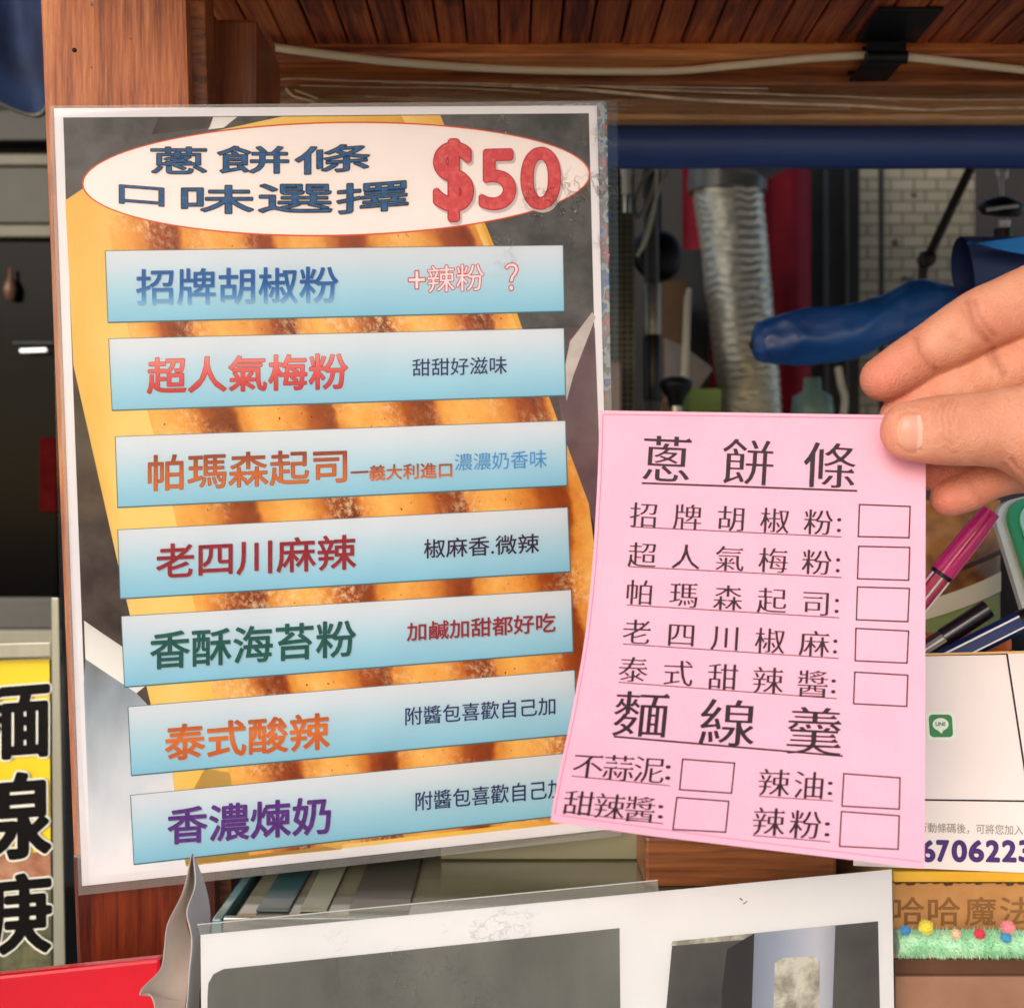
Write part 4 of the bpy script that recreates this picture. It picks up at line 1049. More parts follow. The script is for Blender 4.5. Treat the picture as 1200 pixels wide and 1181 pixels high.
# mint plush trim: a roll covered with short fibres, and little pompoms
pl = MB(); rng = random.Random(3)
yc0, hh = P(0, 1106, .400).z, px2m(17, .40)
x = fx0
pl.tube([(fx0, .4015, yc0), (fx1, .4015, yc0)], hh * .82, 14)
for i in range(5200):
    a = rng.uniform(0, 2 * math.pi); x = rng.uniform(fx0, fx0 + .075); dirv = Vector((rng.uniform(-.5, .5), -abs(math.cos(a)) if rng.random() < .8 else math.cos(a), math.sin(a))).normalized()
    o = Vector((x, .4015, yc0)) + Vector((0, dirv.y, dirv.z)) * hh * .75; l = rng.uniform(.0010, .0024); s = dirv.cross(Vector((rng.uniform(-1, 1), rng.uniform(-1, 1), rng.uniform(-1, 1)))).normalized() * .00022
    pl.add([o + s, o - s, o + dirv * l], [(0, 1, 2)])
build('plush_trim', pl, mat('mint plush', '#8fcf9f', '#c3ecc8', scale=160, rough=.9, sheen=.3), bx)
def fuzzy(name, c, r, m, parent, n=420):
    f = MB(); c = Vector(c); f.lathe(c, [(r * .8 * math.sin(t * math.pi / 10) + 1e-6, -r * .8 * math.cos(t * math.pi / 10)) for t in range(11)], 14)
    for i in range(n):
        d = Vector((rng.gauss(0, 1), rng.gauss(0, 1), rng.gauss(0, 1))).normalized(); s = d.cross(Vector((rng.gauss(0, 1), rng.gauss(0, 1), .3))).normalized() * r * .08
        o = c + d * r * .72; f.add([o + s, o - s, o + d * r * rng.uniform(.28, .45)], [(0, 1, 2)])
    return build(name, f, m, parent)
for x, y, r, c in ((1061, 1090, 6.0, '#3d8fc4'), (1085, 1086, 8.5, '#e8d94a'), (1120, 1094, 6, '#e6c9a0'), (1148, 1094, 6.5, '#d8384e'), (1181, 1086, 8.0, '#ec8f98'), (1179, 1098, 6.5, '#3f9cc6')):
    fuzzy('pompom', P(x, y, .391), px2m(r, .391), mat('pompom ' + c, c, rough=.9, sheen=.3), bx)
p = MB(); p.box((fx0, .4032, P(0, 1142, .403).z), (fx1, .4047, P(0, 1124, .403).z), .0006); build('dark_band', p, mat('dark brown band', '#4b2c18', '#5d3a22', scale=30, rough=.8), bx)
p = MB(); p.box((fx0, .4022, 1.2006), (fx1, .4048, P(0, 1143, .403).z), .0006); build('lower_panel', p, mat('dusty brown card', '#8d624a', '#9c715a', scale=30, rough=.8), bx)

# printed card leaning on the box (its square code is left out)
A_, B_, Cc = P(1085, 765, .425), P(1200, 762, .425), P(1085, 1019, .4025)
cn = (B_ - A_).cross(Cc - A_).normalized()
if cn.y > 0: cn = -cn
def KC(px, py, off=0.0):
    r = Vector(((px - 600) / F, 1.0, -(py - 590.5) / F)); e0 = Vector((0, 0, ZC))
    return e0 + r * (cn.dot(A_ + cn * off - e0) / cn.dot(r))
cd = thing('printed_card', 'white printed card with black frame, green badge and purple number, behind the slip', 'card', tuple(KC(1150, 900)))
p = MB(); q = [(1000, 767.5), (1300, 760), (1316, 1027), (1000, 1014)]
p.slab([KC(*a) for a in q], [KC(*a, -.0012) for a in q]); build('board', p, mat('card paper', '#e6d8d3', '#eaded9', scale=14, rough=.55), cd)
ins = MB()
strip(ins, (1010, 768.5), (1300, 761.5), 2.4, KC, .0003); build('top_edge', ins, mat('gold card edge', '#d8a860', rough=.5), cd)
fr = MB()
strip(fr, (1010, 769), (1180.5, 766), 1.8, KC, .0002); strip(fr, (1180, 766), (1200, 896), 2.2, KC, .00021); strip(fr, (1200, 896), (1206, 939), 2.2, KC, .00021); strip(fr, (1010, 936), (1206, 938.5), 2.0, KC, .0002)
build('frame_line', fr, INK, cd)
def rrect(x0, y0, x1, y1, r, n=6, sk=0.0):
    out = []
    for cx, cy, a0 in ((x1 - r, y0 + r, -90), (x1 - r, y1 - r, 0), (x0 + r, y1 - r, 90), (x0 + r, y0 + r, 180)):
        for k in range(n + 1):
            a = R(a0 + 90 * k / n); x = cx + r * math.cos(a); y = cy + r * math.sin(a); out.append((x + (y - y0) * sk, y))
    return out
lb = MB(); lb.poly([KC(x, y, .0002) for x, y in rrect(1084.5, 834, 1119, 867, 6, sk=.06)], 0); lb.poly([KC(x, y, .00024) for x, y in rrect(1088, 837, 1115.5, 863.5, 5, sk=.06)], 1)
el = [(1102.3 + 9.4 * math.cos(2 * math.pi * k / 28), 848.5 + 7.4 * math.sin(2 * math.pi * k / 28)) for k in range(28)]
lb.poly([KC(x, y, .00028) for x, y in el], 0); lb.poly([KC(x, y, .00029) for x, y in ((1098.5, 855), (1106.5, 853.5), (1103.5, 859.5))], 0)
put_text(lb, 'LINE', [(1096.6, 846), (1108, 846), (1108, 850.2), (1096.6, 850.2)], KC, .00033, 1, .03)
build('green_badge', lb, [mat('badge white', '#e3e6da', rough=.5), mat('badge green', '#2f7d3f', '#35884a', scale=60, rough=.5)], cd)
tx = MB(); put_text(tx, '行動條碼後，可將您加入', [(1076, 963.5), (1199, 966.5), (1199, 978.5), (1076, 975)], KC, .0002, 0, .004)
build('small_lettering', tx, mat('grey print', '#8f8583', '#9a908e', scale=300, rough=.5), cd)
tx = MB()
for ch, x0, x1 in (('6', 1079, 1096), ('7', 1097.5, 1112), ('0', 1115.5, 1133), ('6', 1135.5, 1153), ('2', 1155.5, 1171.5), ('2', 1174.5, 1191), ('3', 1194, 1210)):
    put_text(tx, ch, [(x0 + 1, 985), (x1 - 1, 985.4), (x1 - 1, 1009), (x0 + 1, 1008.4)], KC, .0002, 0, .042, res=8)
build('number_lettering', tx, ink('violet number', '#463066', '#523a74'), cd)

# pen holder hidden behind the card, pens resting in it
ztop = P(0, 1021, .4035).z
ph_ = thing('pen_holder', 'low dark pen holder standing behind the printed card', 'pen holder', (P(1120, 0, .44).x, .445, ztop))
hx0, hx1 = P(1010, 0, .44).x, P(1215, 0, .44).x
p = MB(); zz = P(0, 772, .433).z
p.box((hx0, .432, ztop + .0003), (hx1, .434, zz), .0004); p.box((hx0, .4705, ztop + .0003), (hx1, .4725, zz), .0004); p.box((hx0, .4343, ztop + .0003), (hx0 + .002, .4702, zz), .0004); p.box((hx1 - .002, .4343, ztop + .0003), (hx1, .4702, zz), .0004); p.box((hx0 + .0022, .4343, ztop + .0003), (hx1 - .0022, .4702, ztop + .004))
build('tray', p, BLACKP, ph_)
def hex_pen(nm, label, a, b, ext, r, segs, group):
    """segs: list of (t0, t1, radius factor, material, name); a -> b in photo, ext: hidden length below a"""
    t = thing(nm, label, 'pen', tuple(a), group); d = (b - a); L = d.length; d.normalize()
    s = d.cross(Vector((0, 1, 0))).normalized(); w = s.cross(d)
    for t0, t1, rf0, rf1, m, pn, sides in segs:
        g = MB(); pts0, pts1 = a + d * t0 * L, a + d * t1 * L; n = sides
        ring = lambda o, rr: [o + (s * math.cos(2 * math.pi * k / n + .26) + w * math.sin(2 * math.pi * k / n + .26)) * rr for k in range(n)]
        v = ring(pts0, r * rf0) + ring(pts1, r * rf1); g.add(v, [(k, (k + 1) % n, n + (k + 1) % n, n + k) for k in range(n)], 0, n > 8); g.add(v, [tuple(range(n))[::-1], tuple(range(n, 2 * n))])
        build(pn, g, m, t)
    return t, s, w, d, L
pinkA = mat('magenta plastic', '#d81f74', '#e02a7e', scale=20, rough=.22, coat=.3); pinkB = mat('magenta barrel', '#b8124e', '#c41a58', scale=20, rough=.25, coat=.3)
WL = mat('white stripe', '#efe6e6', rough=.4)
GP = 'felt pens behind the printed card'
a, b = P(1030, 765, .452), P(1162, 599, .438)
t, s, w, d, L = hex_pen('felt_pen', 'magenta pink felt pen with white stripes, leaning out beside the slip', a, b, 0, px2m(13.2, .445),
    [(-.15, .555, .93, .93, pinkB, 'barrel', 6), (.553, .575, 1.0, 1.0, BLACKP, 'collar', 24), (.576, .86, 1.08, .98, pinkA, 'cap', 24), (.86, 1.0, .98, .78, pinkA, 'cap_end', 24)], GP)
st = MB(); rr = px2m(13.2, .445) * .95
for ang in (-100, -40, -160):
    o = (s * math.cos(R(ang) + .26 + R(0)) + w * math.sin(R(ang) + .26)) * rr
    st.tube([a + d * L * -.1 + o, a + d * L * .55 + o], .00045, 6)
build('stripe', st, WL, t)
cl = MB(); o = w * -px2m(13.6, .445); cl.tube([a + d * L * .63 + o, a + d * L * .8 + o * 1.06, a + d * L * .98 + o * .85], [.0012, .0013, .0010], 10); build('clip', cl, pinkA, t)
a, b = P(1060, 777, .450), P(1158, 713, .445)
t, s, w, d, L = hex_pen('felt_pen', 'black felt pen with a cap, between the magenta pen and the navy pen', a, b, 0, px2m(11, .45),
    [(-.4, .47, .9, .9, mat('dark brown barrel', '#3a2a24', rough=.3), 'barrel', 6), (.47, 1.0, 1.02, 1.0, mat('black cap', '#151018', '#1b1520', scale=20, rough=.25, coat=.2), 'cap', 20)], GP)
st = MB()
for ang in (-75,):
    o = (s * math.cos(R(ang)) + w * math.sin(R(ang))) * px2m(11, .45) * .93; st.tube([a + d * L * -.3 + o, a + d * L * .46 + o], .0005, 6)
build('stripe', st, WL, t)
navy_pen = mat('navy barrel', '#0d2152', '#122a62', scale=20, rough=.42, spec=.25)
a, b = P(1098, 777, .4415), P(1196, 728, .437)
t, s, w, d, L = hex_pen('felt_pen', 'navy blue felt pen with white stripes, lowest of the three pens', a, b, 0, px2m(12.5, .44), [(-.3, 1.0, 1, 1, navy_pen, 'barrel', 6), (1.0, 1.22, 1.0, .85, BLACKP, 'cap', 18)], GP)
st = MB()
for ang in (-60, -125):
    o = (s * math.cos(R(ang) + .26) + w * math.sin(R(ang) + .26)) * px2m(12.5, .44) * .97; st.tube([a + d * L * -.2 + o, a + d * L * .995 + o], .00045, 6)
build('stripe', st, WL, t)
ob = MB(); ob.box((P(1060, 0, .462).x, .4595, ztop + .0045), (P(1185, 0, .462).x, .4690, P(0, 742, .462).z), .003)
tag(build('orange_packet', ob, mat('orange wrapper', '#d8651c', '#e67a2a', scale=20, rough=.35), loc=(P(1120, 0, .464).x, .464, ztop + .005)), 'orange packet tucked in the pen holder behind the pens', 'packet')

# mint case with silver edge
mc = thing('phone_case', 'mint and green rounded case with silver edge, leaning behind the pens', 'phone case', tuple(P(1290, 950, .485)))
c0, ux, uy = P(1181, 586, .480), Vector((.966, .12, .235)).normalized(), None
dn = (P(1228, 810, .472) - P(1161, 592, .480)).normalized(); ux = (ux - dn * ux.dot(dn)).normalized(); nrm_ = ux.cross(dn)
if nrm_.y > 0: nrm_ = -nrm_
def casept(x, y, off): return P(1161, 592, .480) + ux * x + dn * y + nrm_ * off
def case_layer(x0, y0, x1, y1, r, z0, z1, m, nm):
    pts = rrect(x0, y0, x1, y1, r, 8); g = MB(); g.slab([casept(x, y, z1) for x, y in pts], [casept(x, y, z0) for x, y in pts]); return build(nm, g, m, mc)
case_layer(0, 0, .07, .140, .010, -.003, .0, mat('pale silver', '#c4c1b8', '#d3d0c8', scale=40, rough=.3, metal=.25), 'silver_body')
case_layer(.0045, .0008, .0695, .139, .009, .0002, .0030, mat('green rim', '#12935c', '#17a066', scale=20, rough=.3), 'green_rim')
case_layer(.0085, .0035, .066, .136, .008, .0032, .0040, mat('mint face', '#9fe6c6', '#b6f0d4', scale=60, rough=.35, lo=.4, hi=.6), 'mint_face')
g = MB()
for x, y, r in ((.0125, .0105, .0021), (.018, .024, .0018), (.026, .010, .0022), (.030, .032, .002), (.022, .042, .0022), (.04, .02, .002)):
    g.poly([casept(x + r * math.cos(2 * math.pi * k / 16), y + r * math.sin(2 * math.pi * k / 16), .0042) for k in range(16)])
build('green_dots', g, mat('green dot', '#4fb98a', rough=.4), mc)

# brown snack pouch and dark bag behind the pens
def pouch(nm, x0, x1, y0, y1, d, th, m, parent, wob=.0, bul=.02):
    g = MB()
    def side(sg):
        def fn(u, v):
            x = x0 + (x1 - x0) * u; y = y1 + (y0 - y1) * v; bu = (math.sin(math.pi * u) ** .6) * (math.sin(math.pi * min(1, v * .85 + .15)) ** .5)
            q = P(x, y, d); q.y += sg * (th * bu + .0005) + wob * noise.noise(Vector((u * 4, v * 6, sg))) * bu; return q
        return fn
    g.grid(side(-1), 24, 30); g.grid(side(1), 24, 30)
    return build(nm, g, m, parent)
sk = thing('snack_pouch', 'brown printed snack pouch with white band and green foot, standing behind the magenta pen', 'pouch', tuple(P(1110, 905, .55)))
BR = mat('brown pouch foil', '#6a4220', '#a06c36', scale=42, rough=.4, detail=3, lo=.4, hi=.6)
pouch('pouch_body', 1020, 1172, 586, 896, .55, .016, BR, sk, .006)
def band(nm, pts, m, off):
    g = MB(); n = 12
    def fn(u, v):
        x = pts[0] + (pts[1] - pts[0]) * u; yt = pts[2] + (pts[3] - pts[2]) * u; yb = pts[4] + (pts[5] - pts[4]) * u
        q = P(x, yt + (yb - yt) * (1 - v), .55); q.y -= off + .015 * math.sin(math.pi * min(1, max(0, (x - 1020) / 152))) ** .6; return q
    g.grid(fn, 16, 4, thick=(0, .0006, 0)); build(nm, g, m, sk)
band('white_band', (1024, 1160, 715, 668, 736, 690), mat('cream band', '#cfc3aa', '#ddd2bb', scale=20, rough=.5), .0062)
band('green_foot', (1024, 1158, 737, 692, 770, 752), mat('olive green', '#7c8a4a', '#8d9a58', scale=20, rough=.5), .0056)
band('dark_fold', (1085, 1166, 668, 640, 673, 646), mat('dark brown print', '#3a2010', rough=.6), .0062)
db = thing('dark_bag', 'dark grey cloth bag behind the mint case', 'bag', tuple(P(1190, 830, .60)))
pouch('bag_body', 1126, 1300, 560, 870, .60, .02, mat('charcoal cloth', '#1c1a1c', '#302d30', scale=40, rough=.85, bump=.3), db, .008)

# ------------------------------------------------------------------ along the beam: cable, plastic roll, blue roller
cb = MB(); zb = lambda px, py, d: P(px, py, d)
pts = cr([(296, 44, .600), (303, 51, .600), (330, 57, .600), (400, 66, .600), (470, 73.5, .606), (560, 79.5, .616), (650, 83, .621), (780, 83.5, .6205), (850, 78, .612), (940, 69.5, .604), (1000, 65.5, .6035), (1030, 65, .6035), (1050, 66, .6035), (1100, 71, .604), (1160, 78, .612), (1230, 85, .620), (1330, 92, .622)], 8)
cb.tube([P(*q) for q in pts], px2m(4.6, .62), 10); tag(build('cable', cb, mat('cream cable', '#d8c49c', '#e2d0ab', scale=20, rough=.45), loc=tuple(P(700, 80, .62))), 'cream white electric cable sagging along the beam and through the hinge', 'cable')
rl = thing('plastic_roll', 'crumpled clear plastic sheet rolled up along the rail above the blue roller', 'plastic sheet', tuple(P(700, 120, .63)))
g = MB(); rng2 = random.Random(5)
def roll(u, v):
    x = 306 + (1420 - 306) * u; a = 2 * math.pi * v; mid = 112 + 7 * u; hgt = 19 - 3 * u
    k = 1 + .22 * noise.noise(Vector((u * 5, math.cos(a) * 1.6, math.sin(a) * 1.6))) - .16 * abs(noise.noise(Vector((u * 9, math.cos(a) * 5, math.sin(a) * 5)))) + .12 * noise.noise(Vector((u * 22, math.cos(a) * 3, math.sin(a) * 3)))
    if u < .06: k *= .35 + .65 * (u / .06) ** .6
    q = P(x, mid - math.sin(a) * hgt * k, .634); q.y -= math.cos(a) * .008 * k; return q
g.grid(roll, 160, 40)
pm = bpy.data.materials.new('crumpled clear plastic'); pm.use_nodes = True; nt = pm.node_tree; b = nt.nodes['Principled BSDF']
b.inputs['Base Color'].default_value = lin('#84603c'); b.inputs['Roughness'].default_value = .1; b.inputs['Alpha'].default_value = .3; b.inputs['Coat Weight'].default_value = 1.0
tcn = node(nt, 'ShaderNodeTexCoord'); mpn = node(nt, 'ShaderNodeMapping'); mpn.inputs['Scale'].default_value = (.12, 1, 1); nt.links.new(tcn.outputs['Object'], mpn.inputs[0])
nzn = node(nt, 'ShaderNodeTexNoise', n2=190.0, n3=6.0); nt.links.new(mpn.outputs[0], nzn.inputs[0]); bpn = node(nt, 'ShaderNodeBump'); bpn.inputs['Strength'].default_value = .9; bpn.inputs['Distance'].default_value = .004
nt.links.new(nzn.outputs[0], bpn.inputs['Height']); nt.links.new(bpn.outputs[0], b.inputs['Normal'])
build('sheet', g, pm, rl)
FOLD_GLINT = mat('plastic glint', '#9c8468', '#d2bd9f', scale=40, rough=.25)  # pale tubes drawn in for the glints along the plastic's folds
for pp, r in (([(335, 104), (344, 113), (362, 118), (372, 123)], 1.3), ([(346, 106), (372, 116)], 1.0), ([(600, 101), (690, 106), (800, 116), (900, 121), (1000, 124), (1086, 129), (1150, 127), (1330, 126)], 2.0), ([(690, 101), (800, 107), (950, 112), (1100, 117), (1330, 116)], .9)):
    g = MB(); g.tube([P(q[0], q[1], .622) for q in cr([(x, y, 0) for x, y in pp], 6)], px2m(r, .622), 8); build('fold', g, FOLD_GLINT, rl)
for k in range(9):
    xa_ = rng2.uniform(312, 560) if k < 6 else rng2.uniform(640, 1000); ln = rng2.uniform(90, 330); ya = rng2.uniform(97, 122) + (4 if xa_ > 640 else 0); yb_ = ya + rng2.uniform(2, 12)
    g = MB(); g.tube([P(q[0], q[1], .6225) for q in cr([(xa_, ya, 0), (xa_ + ln * .3, ya + (yb_ - ya) * .45 + rng2.uniform(-2, 2), 0), (xa_ + ln * .65, ya + (yb_ - ya) * .6 + rng2.uniform(-2, 2), 0), (xa_ + ln, yb_, 0)], 6)], px2m(rng2.uniform(.3, .6), .622), 6)
    build('fold', g, FOLD_GLINT, rl)
g = MB(); g.tube([P(q[0], q[1], .6225) for q in cr([(304, 119, 0), (316, 106, 0), (331, 93, 0), (420, 95, 0), (560, 98, 0), (700, 101, 0), (900, 104, 0)], 8)], px2m(.8, .622), 6); build('fold', g, FOLD_GLINT, rl)
nr_ = thing('awning_roller', 'long navy blue covered roller running under the wooden beam', 'roller', tuple(P(950, 166, .66)))
g = MB(); y0 = P(0, 166, .66).z
n = 40
g.grid(lambda u, v: Vector((P(600, 0, .66).x - .02 + .62 * u, .668 + .0125 * math.cos(2 * math.pi * v), y0 - .0006 * u + .0132 * math.sin(2 * math.pi * v) + .0006 * noise.noise(Vector((u * 9, math.cos(6.28 * v), math.sin(6.28 * v)))))), 90, 32)
build('cover', g, NAVY_TUBE, nr_)
g = MB(); g.tube([(-.06, .668, y0), (.66, .668, y0 - .0006)], .006, 14); build('core', g, STEEL, nr_)

# ------------------------------------------------------------------ dim inside of the stall
BC = [0]
gp = thing('wire_panel', 'dark green wire mesh panel standing just right of the menu, inside the stall', 'mesh panel', tuple(P(722, 480, 1.1)))
g = MB(); xa, xb = P(640, 0, 1.1).x, P(742, 0, 1.1).x; z0, z1 = P(0, 620, 1.1).z, P(0, 120, 1.1).z
x = xa
while x < xb: g.box((x, 1.10, z0), (x + .0016, 1.1016, z1)); x += .0062
z = z0
while z < z1: g.box((xa, 1.0985, z), (xb, 1.1, z + .0016)); z += .0062
build('wires', g, mat('dull wire', '#5d5a48', '#6d6a56', scale=40, rough=.5, metal=.4), gp)
g = MB(); g.box((xa, 1.106, z0), (xb, 1.112, z1), .001); build('backing', g, mat('dull olive board', '#3a382c', '#4a4838', scale=20, rough=.8), gp)
g = MB(); g.box((xa, 1.1025, 0.0), (xb, 1.1055, z0 + .02), .001); build('stand', g, BLACKM, gp)

def pipe_thing(nm, label, cat, px, py0, py1, d, r, m, parts=()):
    t = thing(nm, label, cat, tuple(P(px, py1, d)))
    g = MB(); g.tube([P(px, py0, d), P(px + (py1 - py0) * .01, py1, d)], px2m(r, d), 18); build('pipe', g, m, t)
    for y0_, y1_, rr, mm, pn in parts:
        g = MB(); g.tube([P(px + (y0_ - py0) * .01, y0_, d), P(px + (y0_ - py0) * .01, y0_ + 3, d), P(px + (y1_ - py0) * .01, y1_ - 3, d), P(px + (y1_ - py0) * .01, y1_, d)], [px2m(rr * .93, d), px2m(rr, d), px2m(rr, d), px2m(rr * .93, d)], 18); build(pn, g, mm, t)
    return t
GREYPI = mat('grey pipe', '#4a4944', '#5a5852', scale=30, rough=.5); SILV = mat('silver coupling', '#8d8a80', '#a8a59a', scale=50, metal=.7, rough=.4)
WPI = mat('old white plastic', '#b3ad9d', '#c2bcab', scale=30, rough=.5)
t = pipe_thing('gas_pipe', 'grey standing pipe with a silver coupling, left of the silver duct', 'pipe', 762, 150, 620, 1.15, 8.5, GREYPI, ((333, 393, 10.5, SILV, 'coupling'), (394, 470, 11, BLACKP, 'sleeve'), (200, 232, 10, GREYPI, 'upper_sleeve')))
pipe_thing('white_pipe', 'short white pipe end hanging beside the wire mesh panel', 'pipe', 733, 120, 228, 1.08, 5.5, WPI, ((186, 206, 6.6, WPI, 'joint'), (229, 250, 5, STEEL, 'nozzle')))
g = MB()
for k, pp in enumerate(([(778, 150), (772, 195), (760, 235), (748, 255), (744, 240), (752, 215), (770, 190), (786, 170), (790, 150)], [(795, 160), (785, 195), (772, 225), (764, 250), (757, 275), (748, 295)], [(765, 175), (770, 205), (768, 240), (758, 280), (747, 300)])):
    g.tube([P(q[0], q[1], 1.12 - .012 * k) for q in cr([(x, y, 0) for x, y in pp], 8)], px2m(2.3, 1.1), 8)
tag(build('cord_tangle', g, mat('beige cord', '#97907c', '#a9a28d', scale=40, rough=.6), loc=tuple(P(768, 200, 1.1))), 'tangled beige cords hanging over the grey pipe', 'cord')
t = thing('round_shade', 'black round metal shade behind the grey pipe', 'shade', tuple(P(770, 300, 1.2)))
g = MB(); g.lathe(P(772, 298, 1.2), [(.0, .012), (.018, .011), (.026, .004), (.030, -.004), (.027, -.005), (.0, .0)], 30, axis=(.25, -1, .1)); build('shade', g, BLACKM, t)
g = MB(); g.tube([P(772, 200, 1.21), P(772, 296, 1.21)], .003, 8); build('rod', g, BLACKM, t)
lv = thing('gas_valve', 'black valve with a white upright lever, low in the gap beside the duct', 'valve', tuple(P(790, 460, 1.1)))
g = MB(); g.tube([P(802, 450, 1.1), P(806, 350, 1.1), P(808, 338, 1.1)], [px2m(5, 1.1), px2m(4.2, 1.1), px2m(3, 1.1)], 12); build('lever', g, WPI, lv)
g = MB(); g.lathe(P(792, 452, 1.09), [(.0, -.024), (.007, -.020), (.009, -.012), (.016, -.002), (.0165, .004), (.010, .008), (.0, .009)], 26); build('cone', g, BLACKM, lv)
g = MB(); g.tube([P(792, 470, 1.09), P(792, 620, 1.09)], .006, 12); build('stem', g, STEEL, lv)

# aluminium duct with its elbow
du = thing('flexible_duct', 'crinkled silver flexible duct hanging from a grey elbow', 'duct', tuple(P(875, 480, 1.4)))
g = MB(); nz_ = noise.noise
def duct(u, v):
    t = 1 - v; py_ = 205 + 460 * t; cx = 851 + 48 * t; a = 2 * math.pi * u; r = px2m(40 - 7 * t, 1.4)
    w1 = math.sin((t * 46 + .5 * nz_(Vector((math.cos(a) * 2.2, math.sin(a) * 2.2, t * 9)))) * 2 * math.pi + .8 * math.sin(a * 3))
    rr = r * (1 + .017 * w1 + .022 * nz_(Vector((math.cos(a) * 5.5, math.sin(a) * 5.5, t * 60))) + .03 * nz_(Vector((math.cos(a) * 2, math.sin(a) * 2, t * 9 + 7))))
    q = P(cx, py_, 1.4); return q + Vector((math.cos(a) * rr, -math.sin(a) * rr, .006 * nz_(Vector((math.cos(a) * 2, math.sin(a) * 2, t * 12 + 5)))))
g.grid(duct, 72, 300)
build('corrugated_hose', g, mat('aluminium foil', '#cbc6b4', '#e4dfce', scale=60, metal=.6, rough=.42, bump=.28, bscale=90, stretch=(1, 1, 3)), du)
g = MB(); g.tube([P(q[0], q[1], q[2]) for q in cr([(852, 226, 1.40), (853, 205, 1.398), (862, 182, 1.39), (890, 162, 1.38), (930, 142, 1.37), (1010, 110, 1.36)], 8)], px2m(46, 1.4), 32)
build('elbow', g, mat('grey duct elbow', '#5c5c5a', '#6c6c6a', scale=20, rough=.35, coat=.2), du)
g = MB(); rc = px2m(42, 1.4); g.lathe(P(852, 214, 1.4), [(rc, -.012), (rc * 1.03, -.004), (rc * 1.03, .006), (rc, .012)], 36); build('clamp_ring', g, SILV, du)

def cloth(nm, label, cat, x0, x1, y0, y1, d, m, amp=.012, folds=3, slope=0, th=.002):
    g = MB()
    g.grid(lambda u, v: P(x0 + (x1 - x0) * u + slope * (1 - v), y1 + (y0 - y1) * v, d + amp * math.sin(u * folds * 2 * math.pi + 1.2 * v)), 48, 20, thick=(0, th, 0))
    return tag(build(nm, g, m, loc=tuple(P((x0 + x1) / 2, y1, d))), label, cat)
cloth('red_curtain', 'dark red cloth hanging behind the silver duct', 'curtain', 800, 950, 120, 640, 1.62, RED_C, .01, 3)
t = thing('shelf_rack', 'dark metal shelving upright between the red cloth and the tiled wall', 'rack', tuple(P(975, 480, 1.75)))
g = MB(); g.box(P(938, 700, 1.75), P(1008, 100, 1.75) + Vector((0, .03, 0)), .003); build('panel', g, mat('dark olive metal', '#24211a', '#332f26', scale=14, rough=.6), t)
g = MB(); g.tube([P(968, 700, 1.74), P(968, 100, 1.74)], .004, 8); g.tube([P(992, 700, 1.74), P(992, 100, 1.74)], .003, 8); build('upright', g, GREYPI, t)
t = thing('tiled_wall', 'pale tiled wall panel with a thin dark pole before it', 'wall', tuple(P(1080, 480, 1.9)))
tm = bpy.data.materials.new('small wall tiles'); tm.use_nodes = True; nt = tm.node_tree; b = nt.nodes['Principled BSDF']; b.inputs['Roughness'].default_value = .35
uvn = node(nt, 'ShaderNodeUVMap'); br = node(nt, 'ShaderNodeTexBrick'); br.inputs['Scale'].default_value = 1; br.inputs['Brick Width'].default_value = .04; br.inputs['Row Height'].default_value = .0195; br.inputs['Mortar Size'].default_value = .0014; br.offset = .5
br.inputs['Color1'].default_value = lin('#a59a80'); br.inputs['Color2'].default_value = lin('#b8ac90'); br.inputs['Mortar'].default_value = lin('#62594a'); nt.links.new(uvn.outputs[0], br.inputs[0]); 
nzn = node(nt, 'ShaderNodeTexNoise', n2=30.0, n3=6.0); nt.links.new(uvn.outputs[0], nzn.inputs[0]); mxn = node(nt, 'ShaderNodeMix', data_type='RGBA', blend_type='MULTIPLY'); mxn.inputs[0].default_value = .5; nt.links.new(br.outputs[0], mxn.inputs[6]); nt.links.new(nzn.outputs[1], mxn.inputs[7]); nt.links.new(br.outputs[0], b.inputs['Base Color'])
bpn = node(nt, 'ShaderNodeBump'); bpn.inputs['Strength'].default_value = .5; bpn.inputs['Distance'].default_value = .003; nt.links.new(nzn.outputs[0], bpn.inputs['Height']); nt.links.new(bpn.outputs[0], b.inputs['Normal'])
g = MB(); a, c = P(1003, 700, 1.9), P(1142, 100, 1.9)
g.add([(a.x, 1.9, a.z), (c.x, 1.9, a.z), (c.x, 1.9, c.z), (a.x, 1.9, c.z)], [(0, 1, 2, 3)], 0, False, [(0, 0), (c.x - a.x, 0), (c.x - a.x, c.z - a.z), (0, c.z - a.z)])
g.box((a.x, 1.901, a.z), (c.x, 1.95, c.z)); build('tiles', g, tm, t)
g = MB(); g.tube([P(1034, 700, 1.86), P(1032, 100, 1.86)], px2m(3.2, 1.86), 12); build('pole', g, mat('dark bronze', '#3a342a', '#4a4336', scale=30, rough=.5, metal=.3), t)
g = MB()
for x, y, r in ((1071, 228, 3), (1049, 284, 4), (1060, 325, 2)): g.lathe(P(x, y, 1.898), [(0, .002), (px2m(r, 1.9), .001), (px2m(r, 1.9) * 1.1, 0)], 10, axis=(0, -1, 0))
g.box(P(1056, 328, 1.898), P(1070, 325, 1.898) + Vector((0, .001, 0))); build('stain', g, mat('dark stain', '#5e5a4c', rough=.8), t)
t = thing('folding_bracket', 'black folding awning arm reaching down across the tiled wall', 'bracket', tuple(P(1085, 330, 1.0)))
BR2 = mat('dark brown metal', '#2a231a', '#3a3226', scale=40, rough=.5, metal=.3)
g = MB(); g.tube([P(1160, 150, 1.0), P(1087, 303, 1.0)], px2m(5.6, 1.0), 12); build('upper_arm', g, BR2, t)
